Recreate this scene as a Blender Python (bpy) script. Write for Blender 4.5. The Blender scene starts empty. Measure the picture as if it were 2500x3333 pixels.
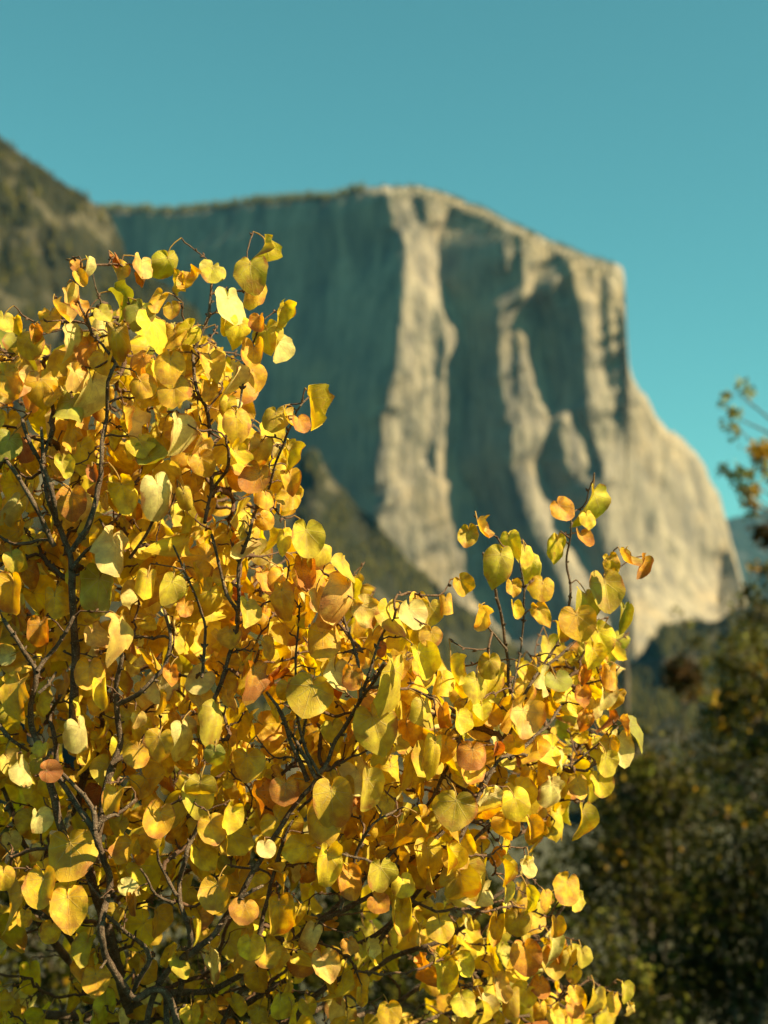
import bpy, math, random
import numpy as np
from mathutils import Vector

rng = np.random.default_rng(7)
random.seed(7)
scene = bpy.context.scene
col = scene.collection

# ------------------------------------------------------------------ camera
PITCH = math.radians(9.0)
EYE = np.array([0.0, 0.0, 1.6])
FPX = 50.0 / 36.0 * 3333.0            # focal length in photograph pixels
cam_data = bpy.data.cameras.new('camera')
cam = bpy.data.objects.new('camera', cam_data)
col.objects.link(cam)
cam.location = EYE
cam.rotation_euler = (math.radians(90) + PITCH, 0, 0)
cam_data.sensor_fit = 'VERTICAL'
cam_data.sensor_height = 36.0
cam_data.sensor_width = 27.0
cam_data.lens = 50.0
cam_data.clip_start = 0.05
cam_data.clip_end = 30000.0
cam_data.dof.use_dof = True
cam_data.dof.focus_distance = 2.02
cam_data.dof.aperture_fstop = 3.8
scene.camera = cam

# ------------------------------------------------------------------ sky, sun, exposure
SUN_EL = math.radians(40.0)
SUN_AZ = math.radians(116.0)           # clockwise from straight ahead: right, a little behind
world = bpy.data.worlds.new('World')
scene.world = world
world.use_nodes = True
wn, wl = world.node_tree.nodes, world.node_tree.links
wn.clear()
w_out = wn.new('ShaderNodeOutputWorld')
w_bg = wn.new('ShaderNodeBackground')
w_sky = wn.new('ShaderNodeTexSky')
w_sky.sky_type = 'NISHITA'
w_sky.sun_disc = False
w_sky.sun_elevation = SUN_EL
w_sky.sun_rotation = SUN_AZ
w_sky.air_density = 1.0
w_sky.dust_density = 0.7
w_sky.ozone_density = 2.5
w_tint = wn.new('ShaderNodeMix')
w_tint.data_type = 'RGBA'
w_tint.blend_type = 'MULTIPLY'
w_tint.inputs[0].default_value = 1.0
w_tint.inputs[7].default_value = (0.63, 1.35, 0.88, 1)
wl.new(w_sky.outputs[0], w_tint.inputs[6])
wl.new(w_tint.outputs[2], w_bg.inputs[0])
w_bg.inputs[1].default_value = 0.05
wl.new(w_bg.outputs[0], w_out.inputs[0])

sun_vec = Vector((math.sin(SUN_AZ) * math.cos(SUN_EL), math.cos(SUN_AZ) * math.cos(SUN_EL), math.sin(SUN_EL)))
sun_data = bpy.data.lights.new('sun', 'SUN')
sun_data.energy = 5.0
sun_data.angle = math.radians(0.53)
sun_data.color = (1.0, 0.83, 0.48)
sun = bpy.data.objects.new('sun', sun_data)
col.objects.link(sun)
sun.rotation_euler = sun_vec.to_track_quat('Z', 'Y').to_euler()
sun.location = (20, -5, 20)

vs = scene.view_settings
vs.view_transform = 'Standard'
vs.look = 'None'
vs.exposure = 1.42
vs.gamma = 1.0
vs.use_curve_mapping = False
cy = scene.cycles
cy.use_denoising = True
cy.max_bounces = 10
cy.diffuse_bounces = 4
cy.transmission_bounces = 8
cy.transparent_max_bounces = 8
cy.volume_bounces = 1
cy.caustics_reflective = False
cy.caustics_refractive = False

# ------------------------------------------------------------------ helpers
FWD = np.array([0, math.cos(PITCH), math.sin(PITCH)])
UPV = np.array([0, -math.sin(PITCH), math.cos(PITCH)])
RGT = np.array([1.0, 0, 0])


def at(px, py, t):
    """World point seen at photograph pixel (px, py), t metres out along the optical axis."""
    px, py, t = np.broadcast_arrays(np.asarray(px, float), np.asarray(py, float), np.asarray(t, float))
    cx = (px - 1250.0) / FPX
    cyy = (1666.5 - py) / FPX
    return EYE + t[..., None] * (FWD + cx[..., None] * RGT + cyy[..., None] * UPV)


def project(P):
    d = P - EYE
    t = d @ FWD
    return 1250 + FPX * (d @ RGT) / t, 1666.5 - FPX * (d @ UPV) / t, t


def sstep(a, b, x):
    u = np.clip((np.asarray(x, float) - a) / (b - a), 0, 1)
    return u * u * (3 - 2 * u)


def vnoise(x, y, seed=0):
    """Smooth 2-D value noise in -1..1."""
    x = np.asarray(x, float); y = np.asarray(y, float)
    xi = np.floor(x).astype(np.int64); yi = np.floor(y).astype(np.int64)
    fx = x - xi; fy = y - yi
    fx = fx * fx * (3 - 2 * fx); fy = fy * fy * (3 - 2 * fy)

    def h(a, b):
        n = (a * 374761393 + b * 668265263 + seed * 1442695041) & 0x7fffffff
        n = ((n ^ (n >> 13)) * 1274126177) & 0x7fffffff
        n = n ^ (n >> 16)
        return (n & 0xffff) / 32767.5 - 1
    return ((h(xi, yi) * (1 - fx) + h(xi + 1, yi) * fx) * (1 - fy)
            + (h(xi, yi + 1) * (1 - fx) + h(xi + 1, yi + 1) * fx) * fy)


def fbm(x, y, seed=0, octs=4):
    s, a = 0, 1.0
    for o in range(octs):
        s = s + a * vnoise(x * 2 ** o, y * 2 ** o, seed + o * 17)
        a *= 0.5
    return s


def blur(a, r, axis):
    k = np.ones(2 * r + 1) / (2 * r + 1)
    pad = [(0, 0), (0, 0)]
    pad[axis] = (r, r)
    b = np.pad(a, pad, mode='edge')
    c = np.cumsum(b, axis=axis)
    z = np.zeros_like(np.take(c, [0], axis=axis))
    c = np.concatenate([z, c], axis=axis)
    n = a.shape[axis]
    return (np.take(c, np.arange(2 * r + 1, 2 * r + 1 + n), axis=axis)
            - np.take(c, np.arange(0, n), axis=axis)) / (2 * r + 1)


def inpoly(x, y, poly):
    x = np.asarray(x, float); y = np.asarray(y, float)
    res = np.zeros(x.shape, bool)
    n = len(poly)
    for i in range(n):
        x1, y1 = poly[i]; x2, y2 = poly[(i + 1) % n]
        if y1 == y2:
            continue
        c = ((y1 > y) != (y2 > y)) & (x < (x2 - x1) * (y - y1) / (y2 - y1) + x1)
        res ^= c
    return res


def mesh_np(name, V, loops, sizes, mat, smooth=True, uv=None, colr=None):
    """Mesh from flat arrays; uv / colr are per vertex."""
    me = bpy.data.meshes.new(name)
    V = np.asarray(V, np.float32); loops = np.asarray(loops, np.int32).ravel(); sizes = np.asarray(sizes, np.int32)
    me.vertices.add(len(V)); me.vertices.foreach_set('co', V.ravel())
    me.loops.add(len(loops)); me.loops.foreach_set('vertex_index', loops)
    me.polygons.add(len(sizes))
    starts = np.concatenate([[0], np.cumsum(sizes)[:-1]]).astype(np.int32)
    me.polygons.foreach_set('loop_start', starts)
    me.polygons.foreach_set('loop_total', sizes)
    if smooth:
        me.polygons.foreach_set('use_smooth', np.ones(len(sizes), bool))
    if uv is not None:
        l = me.uv_layers.new(name='UVMap')
        l.data.foreach_set('uv', np.asarray(uv, np.float32)[loops].ravel())
    if colr is not None:
        a = me.color_attributes.new('tone', 'FLOAT_COLOR', 'POINT')
        a.data.foreach_set('color', np.asarray(colr, np.float32).ravel())
    me.update(calc_edges=True)
    me.validate()
    if mat is not None:
        me.materials.append(mat)
    return me


def link(name, me, parent=None, loc=(0, 0, 0), **props):
    o = bpy.data.objects.new(name, me)
    col.objects.link(o)
    o.location = loc
    if parent is not None:
        o.parent = parent
    for k, v in props.items():
        o[k] = v
    return o


def grid_mesh(name, P, mat, smooth=True):
    R, C = P.shape[:2]
    idx = np.arange(R * C).reshape(R, C)
    q = np.stack([idx[:-1, :-1], idx[1:, :-1], idx[1:, 1:], idx[:-1, 1:]], -1).reshape(-1, 4)
    return mesh_np(name, P.reshape(-1, 3), q, np.full(len(q), 4), mat, smooth)


class Acc:
    """Collects pieces into one mesh."""
    def __init__(s):
        s.V = []; s.L = []; s.S = []; s.U = []; s.C = []; s.n = 0

    def add(s, V, F, uv=None, c=None):
        V = np.asarray(V, float); F = np.asarray(F)
        s.V.append(V); s.L.append((F + s.n).ravel()); s.S.append(np.full(len(F), F.shape[1]))
        s.U.append(np.zeros((len(V), 2)) if uv is None else uv)
        c = (1, 1, 1, 1) if c is None else c
        s.C.append(np.broadcast_to(np.asarray(c, float), (len(V), 4)))
        s.n += len(V)

    def build(s, name, mat, smooth=True, origin=(0, 0, 0)):
        return mesh_np(name, np.concatenate(s.V) - np.asarray(origin), np.concatenate(s.L), np.concatenate(s.S), mat, smooth,
                       np.concatenate(s.U), np.concatenate(s.C))


def tube(acc, P, R, k=6, knob=0.0, c=None, cap=True):
    """Tapered tube along P with radii R."""
    P = np.asarray(P, float); n = len(P)
    R = np.broadcast_to(np.asarray(R, float), (n,)).copy()
    if knob:
        R = R * (1 + knob * rng.uniform(-1, 1, n))
    T = np.gradient(P, axis=0)
    T /= np.linalg.norm(T, axis=1)[:, None] + 1e-12
    ref = np.array([0.31, 0.83, 0.2]) if abs(T[0] @ np.array([0.34, 0.91, 0.22])) < 0.9 else np.array([1.0, 0, 0])
    A = np.cross(T, ref); A /= np.linalg.norm(A, axis=1)[:, None] + 1e-12
    B = np.cross(T, A)
    th = np.linspace(0, 2 * math.pi, k, endpoint=False)
    rr = R[:, None] * (1 + (knob * 0.7 * rng.uniform(-1, 1, (n, k)) if knob else 0))
    V = P[:, None] + rr[..., None] * (np.cos(th)[None, :, None] * A[:, None] + np.sin(th)[None, :, None] * B[:, None])
    V = V.reshape(-1, 3)
    i = np.arange(n - 1)[:, None] * k; j = np.arange(k)[None]; j2 = (j + 1) % k
    F = np.stack([i + j, i + j2, i + k + j2, i + k + j], -1).reshape(-1, 4)
    if cap:
        V = np.vstack([V, P[-1] + T[-1] * R[-1] * 0.8, P[0]])
        e = (n - 1) * k
        F = np.vstack([F, np.stack([e + j[0], e + j2[0], np.full(k, n * k), np.full(k, n * k)], -1)])
        # keep quads only: degenerate cap quads become triangles below
        q = F[:-k]; tr = F[-k:, :3]
        acc.add(V, q, c=c)
        m = acc.n - len(V)
        acc.L.append((tr + m).ravel()); acc.S.append(np.full(k, 3))
    else:
        acc.add(V, F, c=c)


def smooth_path(pts, step):
    """Catmull-Rom through pts, resampled at about step."""
    pts = np.asarray(pts, float)
    if len(pts) == 2:
        n = max(2, int(np.linalg.norm(pts[1] - pts[0]) / step) + 1)
        return pts[0] + (pts[1] - pts[0]) * np.linspace(0, 1, n)[:, None]
    e = np.vstack([2 * pts[0] - pts[1], pts, 2 * pts[-1] - pts[-2]])
    out = []
    for i in range(1, len(e) - 2):
        p0, p1, p2, p3 = e[i - 1:i + 3]
        n = max(2, int(np.linalg.norm(p2 - p1) / step) + 1)
        u = np.linspace(0, 1, n, endpoint=(i == len(e) - 3))[:, None]
        out.append(0.5 * (2 * p1 + (p2 - p0) * u + (2 * p0 - 5 * p1 + 4 * p2 - p3) * u ** 2 + (3 * p1 - p0 - 3 * p2 + p3) * u ** 3))
    return np.vstack(out)


# ------------------------------------------------------------------ materials
def new_mat(name):
    m = bpy.data.materials.new(name)
    m.use_nodes = True
    n, l = m.node_tree.nodes, m.node_tree.links
    n.clear()
    out = n.new('ShaderNodeOutputMaterial')
    return m, n, l, out


def N(n, typ, **kw):
    x = n.new(typ)
    for k, v in kw.items():
        setattr(x, k, v)
    return x


def math_node(n, l, op, a, b=None, clamp=False):
    x = n.new('ShaderNodeMath'); x.operation = op; x.use_clamp = clamp
    for i, v in enumerate((a, b)):
        if v is None:
            continue
        if isinstance(v, (int, float)):
            x.inputs[i].default_value = v
        else:
            l.new(v, x.inputs[i])
    return x.outputs[0]


def mix_col(n, l, fac, a, b, blend='MIX'):
    x = n.new('ShaderNodeMix'); x.data_type = 'RGBA'; x.blend_type = blend
    for i, v in ((0, fac), (6, a), (7, b)):
        if isinstance(v, (int, float)):
            x.inputs[i].default_value = v
        elif isinstance(v, tuple):
            x.inputs[i].default_value = (*v, 1)
        else:
            l.new(v, x.inputs[i])
    return x.outputs[2]


def remap(n, l, v, a, b, c=0.0, d=1.0):
    x = n.new('ShaderNodeMapRange'); x.interpolation_type = 'SMOOTHSTEP'
    l.new(v, x.inputs[0])
    for i, q in enumerate((a, b, c, d)):
        x.inputs[i + 1].default_value = q
    return x.outputs[0]


def noise(n, l, vec, scale, detail=4, rough=0.55):
    x = n.new('ShaderNodeTexNoise')
    x.inputs['Scale'].default_value = scale
    x.inputs['Detail'].default_value = detail
    x.inputs['Roughness'].default_value = rough
    if vec is not None:
        l.new(vec, x.inputs['Vector'])
    return x.outputs[0]


def scaled(n, l, vec, s):
    x = n.new('ShaderNodeVectorMath'); x.operation = 'MULTIPLY'
    l.new(vec, x.inputs[0]); x.inputs[1].default_value = s
    return x.outputs[0]


def make_leaf_mat():
    m, n, l, out = new_mat('autumn_leaf')
    uv = N(n, 'ShaderNodeUVMap', uv_map='UVMap').outputs[0]
    tone = N(n, 'ShaderNodeAttribute', attribute_name='tone')
    base = tone.outputs['Color']; wear = tone.outputs['Alpha']     # alpha = how withered this leaf is
    sep = n.new('ShaderNodeSeparateXYZ'); l.new(uv, sep.inputs[0])
    x, y = sep.outputs[0], sep.outputs[1]
    # veins fan out from the stalk (uv origin)
    fx = math_node(n, l, 'FRACT', x); fy = math_node(n, l, 'FRACT', y)
    cx = math_node(n, l, 'SUBTRACT', fx, 0.5); cyv = math_node(n, l, 'SUBTRACT', fy, 0.25)
    ang = math_node(n, l, 'ARCTAN2', cx, cyv)
    rad = math_node(n, l, 'SQRT', math_node(n, l, 'ADD', math_node(n, l, 'MULTIPLY', cx, cx), math_node(n, l, 'MULTIPLY', cyv, cyv)))
    pp = n.new('ShaderNodeMath'); pp.operation = 'PINGPONG'; l.new(ang, pp.inputs[0]); pp.inputs[1].default_value = math.radians(20)
    dist = math_node(n, l, 'MULTIPLY', pp.outputs[0], rad)
    vein = remap(n, l, dist, 0.0025, 0.010, 1.0, 0.0)
    vein = math_node(n, l, 'MULTIPLY', vein, remap(n, l, rad, 0.28, 0.48, 1.0, 0.25))
    # branching minor veins
    vor = N(n, 'ShaderNodeTexVoronoi', feature='DISTANCE_TO_EDGE')
    l.new(uv, vor.inputs['Vector']); vor.inputs['Scale'].default_value = 9
    minor = remap(n, l, vor.outputs['Distance'], 0.0, 0.07, 1.0, 0.0)
    # colour changes inside one leaf
    blot = noise(n, l, uv, 3.0, 3)
    fine = noise(n, l, uv, 26.0, 4, 0.65)
    hsv = n.new('ShaderNodeHueSaturation'); l.new(base, hsv.inputs['Color'])
    l.new(remap(n, l, blot, 0.3, 0.7, 0.488, 0.512), hsv.inputs['Hue'])
    l.new(remap(n, l, blot, 0.25, 0.75, 0.70, 1.22), hsv.inputs['Value'])
    c = hsv.outputs[0]
    # rust blush that starts at the rim
    rim = remap(n, l, rad, 0.20, 0.52)
    blush = math_node(n, l, 'ADD', math_node(n, l, 'MULTIPLY', rim, 0.35), noise(n, l, uv, 2.2, 5, 0.6))
    blush = math_node(n, l, 'ADD', blush, math_node(n, l, 'MULTIPLY', wear, 0.40))
    blush = remap(n, l, blush, 0.88, 1.16)
    c = mix_col(n, l, math_node(n, l, 'MULTIPLY', blush, 0.8), c, (0.42, 0.11, 0.015))
    # brown specks
    sp = remap(n, l, math_node(n, l, 'ADD', fine, math_node(n, l, 'MULTIPLY', wear, 0.10)), 0.63, 0.70)
    c = mix_col(n, l, math_node(n, l, 'MULTIPLY', sp, 0.6), c, (0.16, 0.055, 0.012))
    front = mix_col(n, l, 0.09, c, (0.85, 0.70, 0.38))
    front = mix_col(n, l, math_node(n, l, 'MULTIPLY', vein, 0.40), front, (0.78, 0.66, 0.34))
    front = mix_col(n, l, math_node(n, l, 'MULTIPLY', minor, 0.07), front, (0.80, 0.70, 0.40))
    thru = mix_col(n, l, 1.0, c, (1.0, 0.88, 0.15), 'MULTIPLY')
    thru = mix_col(n, l, math_node(n, l, 'MULTIPLY', vein, 0.45), thru, (0.30, 0.13, 0.01))
    thru = mix_col(n, l, math_node(n, l, 'MULTIPLY', minor, 0.20), thru, (0.30, 0.13, 0.01))
    bmp = n.new('ShaderNodeBump'); bmp.inputs['Strength'].default_value = 0.55; bmp.inputs['Distance'].default_value = 0.0015
    hgt = math_node(n, l, 'SUBTRACT', math_node(n, l, 'MULTIPLY', fine, 0.35), math_node(n, l, 'ADD', vein, math_node(n, l, 'MULTIPLY', minor, 0.25)))
    l.new(hgt, bmp.inputs['Height'])
    p = n.new('ShaderNodeBsdfPrincipled')
    l.new(front, p.inputs['Base Color']); p.inputs['Roughness'].default_value = 0.5
    p.inputs['Specular IOR Level'].default_value = 0.28
    l.new(bmp.outputs[0], p.inputs['Normal'])
    tr = n.new('ShaderNodeBsdfTranslucent'); l.new(thru, tr.inputs[0])
    mx = n.new('ShaderNodeMixShader'); mx.inputs[0].default_value = 0.50
    l.new(p.outputs[0], mx.inputs[1]); l.new(tr.outputs[0], mx.inputs[2])
    l.new(mx.outputs[0], out.inputs[0])
    return m


def make_bark_mat(name, c1, c2, c3, scale):
    m, n, l, out = new_mat(name)
    pos = N(n, 'ShaderNodeNewGeometry').outputs['Position']
    a = noise(n, l, pos, scale, 5, 0.65)
    b = noise(n, l, pos, scale * 6, 3, 0.6)
    c = mix_col(n, l, remap(n, l, a, 0.35, 0.65), c1, c2)
    c = mix_col(n, l, remap(n, l, b, 0.56, 0.70), c, c3)
    p = n.new('ShaderNodeBsdfPrincipled'); l.new(c, p.inputs['Base Color']); p.inputs['Roughness'].default_value = 0.8
    p.inputs['Specular IOR Level'].default_value = 0.25
    bmp = n.new('ShaderNodeBump'); bmp.inputs['Strength'].default_value = 0.7; bmp.inputs['Distance'].default_value = 0.6 / scale
    l.new(math_node(n, l, 'ADD', a, math_node(n, l, 'MULTIPLY', b, 0.5)), bmp.inputs['Height']); l.new(bmp.outputs[0], p.inputs['Normal'])
    l.new(p.outputs[0], out.inputs[0])
    return m


def make_foliage_mat(name, trans=0.3, rough=0.55):
    m, n, l, out = new_mat(name)
    tone = N(n, 'ShaderNodeAttribute', attribute_name='tone').outputs['Color']
    p = n.new('ShaderNodeBsdfPrincipled'); l.new(tone, p.inputs['Base Color']); p.inputs['Roughness'].default_value = rough
    p.inputs['Specular IOR Level'].default_value = 0.12
    tr = n.new('ShaderNodeBsdfTranslucent'); l.new(tone, tr.inputs[0])
    mx = n.new('ShaderNodeMixShader'); mx.inputs[0].default_value = trans
    l.new(p.outputs[0], mx.inputs[1]); l.new(tr.outputs[0], mx.inputs[2]); l.new(mx.outputs[0], out.inputs[0])
    return m


def make_granite_mat():
    m, n, l, out = new_mat('granite')
    pos = N(n, 'ShaderNodeNewGeometry').outputs['Position']
    streak = noise(n, l, scaled(n, l, pos, (0.035, 0.035, 0.0035)), 1.0, 5, 0.6)
    stain = noise(n, l, scaled(n, l, pos, (0.075, 0.075, 0.006)), 1.0, 4, 0.7)
    patch = noise(n, l, pos, 0.006, 5, 0.6)
    crag = noise(n, l, scaled(n, l, pos, (1, 1, 0.35)), 0.03, 6, 0.65)
    c = mix_col(n, l, remap(n, l, math_node(n, l, 'ADD', math_node(n, l, 'MULTIPLY', streak, 0.5), math_node(n, l, 'MULTIPLY', crag, 0.5)), 0.34, 0.62), (0.10, 0.088, 0.078), (0.315, 0.260, 0.190))
    c = mix_col(n, l, remap(n, l, patch, 0.50, 0.70), c, (0.38, 0.285, 0.175))
    c = mix_col(n, l, math_node(n, l, 'MULTIPLY', remap(n, l, math_node(n, l, 'ADD', stain, math_node(n, l, 'MULTIPLY', patch, 0.5)), 0.70, 0.86), 0.45), c, (0.12, 0.105, 0.09))
    c = mix_col(n, l, math_node(n, l, 'MULTIPLY', remap(n, l, crag, 0.54, 0.68), 0.75), c, (0.11, 0.10, 0.08))
    p = n.new('ShaderNodeBsdfPrincipled'); l.new(c, p.inputs['Base Color']); p.inputs['Roughness'].default_value = 0.9
    p.inputs['Specular IOR Level'].default_value = 0.2
    bmp = n.new('ShaderNodeBump'); bmp.inputs['Strength'].default_value = 1.0; bmp.inputs['Distance'].default_value = 14
    l.new(crag, bmp.inputs['Height']); l.new(bmp.outputs[0], p.inputs['Normal'])
    l.new(p.outputs[0], out.inputs[0])
    return m


def make_slope_mat(name, rock_lo, rock_hi, floor_c, floor_d, rock_c):
    m, n, l, out = new_mat(name)
    pos = N(n, 'ShaderNodeNewGeometry').outputs['Position']
    a = noise(n, l, pos, 0.012, 6, 0.62)
    b = noise(n, l, pos, 0.05, 5, 0.65)
    c = mix_col(n, l, remap(n, l, b, 0.35, 0.65), floor_c, floor_d)
    sx = n.new('ShaderNodeSeparateXYZ'); l.new(pos, sx.inputs[0])
    a = math_node(n, l, 'ADD', a, remap(n, l, sx.outputs[0], 250, 480, 0.0, 0.10))      # boulder field on the right
    rock = mix_col(n, l, remap(n, l, b, 0.40, 0.60), rock_c, tuple(v * 0.55 for v in rock_c))
    c = mix_col(n, l, remap(n, l, a, rock_lo, rock_hi), c, rock)
    p = n.new('ShaderNodeBsdfPrincipled'); l.new(c, p.inputs['Base Color']); p.inputs['Roughness'].default_value = 0.95
    p.inputs['Specular IOR Level'].default_value = 0.15
    bmp = n.new('ShaderNodeBump'); bmp.inputs['Strength'].default_value = 0.9; bmp.inputs['Distance'].default_value = 6
    l.new(b, bmp.inputs['Height']); l.new(bmp.outputs[0], p.inputs['Normal'])
    l.new(p.outputs[0], out.inputs[0])
    return m


def make_ground_mat():
    m, n, l, out = new_mat('forest_ground')
    pos = N(n, 'ShaderNodeNewGeometry').outputs['Position']
    a = noise(n, l, pos, 0.7, 6, 0.6); b = noise(n, l, pos, 9, 4, 0.6)
    c = mix_col(n, l, remap(n, l, a, 0.35, 0.65), (0.035, 0.028, 0.012), (0.040, 0.040, 0.012))
    c = mix_col(n, l, remap(n, l, b, 0.55, 0.7), c, (0.09, 0.055, 0.02))
    p = n.new('ShaderNodeBsdfPrincipled'); l.new(c, p.inputs['Base Color']); p.inputs['Roughness'].default_value = 0.95
    bmp = n.new('ShaderNodeBump'); bmp.inputs['Strength'].default_value = 0.8; bmp.inputs['Distance'].default_value = 0.05
    l.new(b, bmp.inputs['Height']); l.new(bmp.outputs[0], p.inputs['Normal'])
    l.new(p.outputs[0], out.inputs[0])
    return m


M_LEAF = make_leaf_mat()
M_BARK = make_bark_mat('redbud_bark', (0.055, 0.032, 0.020), (0.13, 0.085, 0.055), (0.28, 0.22, 0.16), 90)
M_TWIG = make_bark_mat('redbud_twig_bark', (0.07, 0.035, 0.022), (0.15, 0.08, 0.045), (0.24, 0.16, 0.10), 160)
M_TRUNK = make_bark_mat('grey_tree_bark', (0.07, 0.055, 0.04), (0.14, 0.11, 0.08), (0.22, 0.18, 0.14), 9)
M_FOL = make_foliage_mat('tree_foliage', 0.42)
M_NEEDLE = make_foliage_mat('conifer_foliage', 0.05, 0.8)
M_GRANITE = make_granite_mat()
M_SLOPE = make_slope_mat('forested_slope', 0.53, 0.60, (0.012, 0.012, 0.004), (0.026, 0.022, 0.008), (0.090, 0.074, 0.044))
M_FAR = make_slope_mat('far_slope', 0.60, 0.75, (0.016, 0.022, 0.016), (0.024, 0.032, 0.022), (0.06, 0.06, 0.055))
M_GROUND = make_ground_mat()

# ------------------------------------------------------------------ ground
def ground_z(x, y):
    x = np.asarray(x, float); y = np.asarray(y, float)
    d = np.maximum(y - 1.0, 0)
    return -0.13 * np.minimum(d, 60) - 0.05 * np.clip(d - 60, 0, 500) + 0.06 * vnoise(x * 0.7, y * 0.7, 3) * (np.abs(y) < 90)


gx = np.concatenate([-np.geomspace(9000, 6, 26), np.linspace(-5, 14, 48), np.geomspace(15, 9000, 26)])
gy = np.concatenate([-np.geomspace(3000, 3, 14), np.linspace(-2, 28, 70), np.geomspace(29, 9000, 40)])
GX, GY = np.meshgrid(gx, gy)
link('ground', grid_mesh('ground', np.stack([GX, GY, ground_z(GX, GY)], -1)[::-1], M_GROUND), kind='structure')

# ------------------------------------------------------------------ granite cliff
Z2 = (900, 500, 0.9645)


def zz(z, pts):
    return [(z[0] + x * z[2], z[1] + y * z[2]) for x, y in pts]


LIT = [
    zz(Z2, [(375, 90), (385, 170), (400, 240), (440, 330), (430, 480), (415, 650), (385, 800), (360, 900), (345, 1000), (335, 1130), (335, 1260),
            (370, 1400), (430, 1500), (800, 1700), (775, 1560), (725, 1400), (685, 1260), (650, 1160), (598, 1080), (590, 1000), (605, 940), (618, 830), (624, 700), (622, 580),
            (582, 520), (548, 420), (548, 330), (556, 260), (580, 200), (600, 90)]),
    zz(Z2, [(820, 250), (830, 400), (820, 500), (755, 510), (755, 620), (765, 800), (770, 900), (800, 920), (795, 1050), (820, 1120), (850, 1220), (900, 1330),
            (950, 1430), (1010, 1560), (1060, 1700), (1160, 1700), (1095, 1520), (1055, 1420), (985, 1280), (940, 1200), (890, 1100), (875, 1030), (920, 980), (922, 900), (906, 800), (886, 700), (870, 560),
            (862, 490), (900, 400), (945, 330), (930, 270)]),
    zz(Z2, [(765, 270), (770, 330), (775, 400), (795, 400), (805, 300), (800, 265)]),
    zz(Z2, [(940, 410), (922, 480), (945, 495), (962, 410)]),
    zz(Z2, [(955, 870), (955, 930), (970, 1030), (1000, 1090), (1050, 1110), (1052, 1040), (1030, 950), (990, 880)]),
    zz(Z2, [(950, 320), (1000, 400), (1015, 480), (1035, 600), (1040, 750), (1050, 850), (1070, 950), (1100, 1050), (1112, 1110), (1050, 1130), (1090, 1250), (1130, 1400), (1190, 1500),
            (1210, 1800), (1800, 1800), (1800, 300), (1170, 300)]),
]
DARK = [
    zz(Z2, [(1095, 420), (1100, 560), (1115, 700), (1125, 800), (1140, 800), (1128, 650), (1118, 520), (1112, 420)]),
    zz(Z2, [(1150, 520), (1150, 650), (1158, 790), (1150, 900), (1168, 910), (1172, 760), (1166, 520)]),
    zz(Z2, [(555, 590), (548, 700), (540, 760), (556, 760), (566, 690), (566, 600)]),
    zz(Z2, [(800, 560), (800, 800), (820, 830), (815, 560)]),
    zz(Z2, [(520, 960), (515, 1040), (535, 1080), (540, 980)]),
    zz(Z2, [(350, 1120), (345, 1200), (362, 1200), (364, 1120)]),
    zz(Z2, [(455, 130), (470, 190), (490, 240), (510, 230), (500, 150)]),
    zz(Z2, [(1510, 1350), (1500, 1560), (1800, 1560), (1800, 1330)]),
]
SKY_E = np.array([(150, 690), (280, 684), (360, 680), (450, 684), (560, 686), (650, 680), (750, 668), (830, 655), (950, 648), (1080, 642), (1150, 624), (1200, 612), (1260, 606), (1340, 606), (1400, 617),
                  (1440, 628), (1500, 652), (1600, 692), (1700, 742), (1800, 790), (1880, 820), (1940, 842), (1990, 858), (2020, 868), (2031, 885), (2035, 950), (2040, 1080), (2046, 1180),
                  (2062, 1240), (2120, 1310), (2180, 1400), (2250, 1460), (2296, 1520), (2326, 1580), (2348, 1640), (2372, 1720), (2392, 1790), (2412, 1880), (2440, 1990), (2500, 2120), (2560, 2200)], float)
step = 5
hpx = np.arange(140, 2560, step, dtype=float); hpy = np.arange(540, 2420, step, dtype=float)
HX, HY = np.meshgrid(hpx, hpy)
wob = 9 * vnoise(HX / 12, HY / 230, 13) + 4 * vnoise(HX / 40, HY / 110, 11) + 5 * vnoise(HX / 8, HY / 30, 12)
mask = np.zeros(HX.shape)
for p in LIT:
    mask[inpoly(HX + wob, HY, p)] = 1
for p in DARK:
    mask[inpoly(HX + 0.6 * wob, HY, p)] = 0
mask = blur(blur(mask, 1, 1), 1, 0)
above = HY < np.interp(HX, SKY_E[:, 0], SKY_E[:, 1])
mpp = 2350.0 / FPX
cell = mpp * step
lit_slope = 0.60 + 0.35 * sstep(1850, 2250, HX)
ribs = -0.9 * (np.abs(vnoise(HX / 22, HY / 210, 26)) < 0.10) + 0.6 * vnoise(HX / 18, HY / 150, 21) + 0.5 * vnoise(HX / 34 + HY / 160, HY / 60, 22) + 0.6 * vnoise(HX / 12, HY / 36, 23)
ledge = 0.5 * vnoise(HX / 44, HY / 22, 24) + 0.5 * vnoise(HX / 20, HY / 14, 25)
want = (1 - mask) * (-0.62) + mask * lit_slope
gyt = np.full(HX.shape, -0.16) - 0.30 * sstep(1800, 2000, HY) - 0.4 * sstep(1950, 2150, HY)


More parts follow.
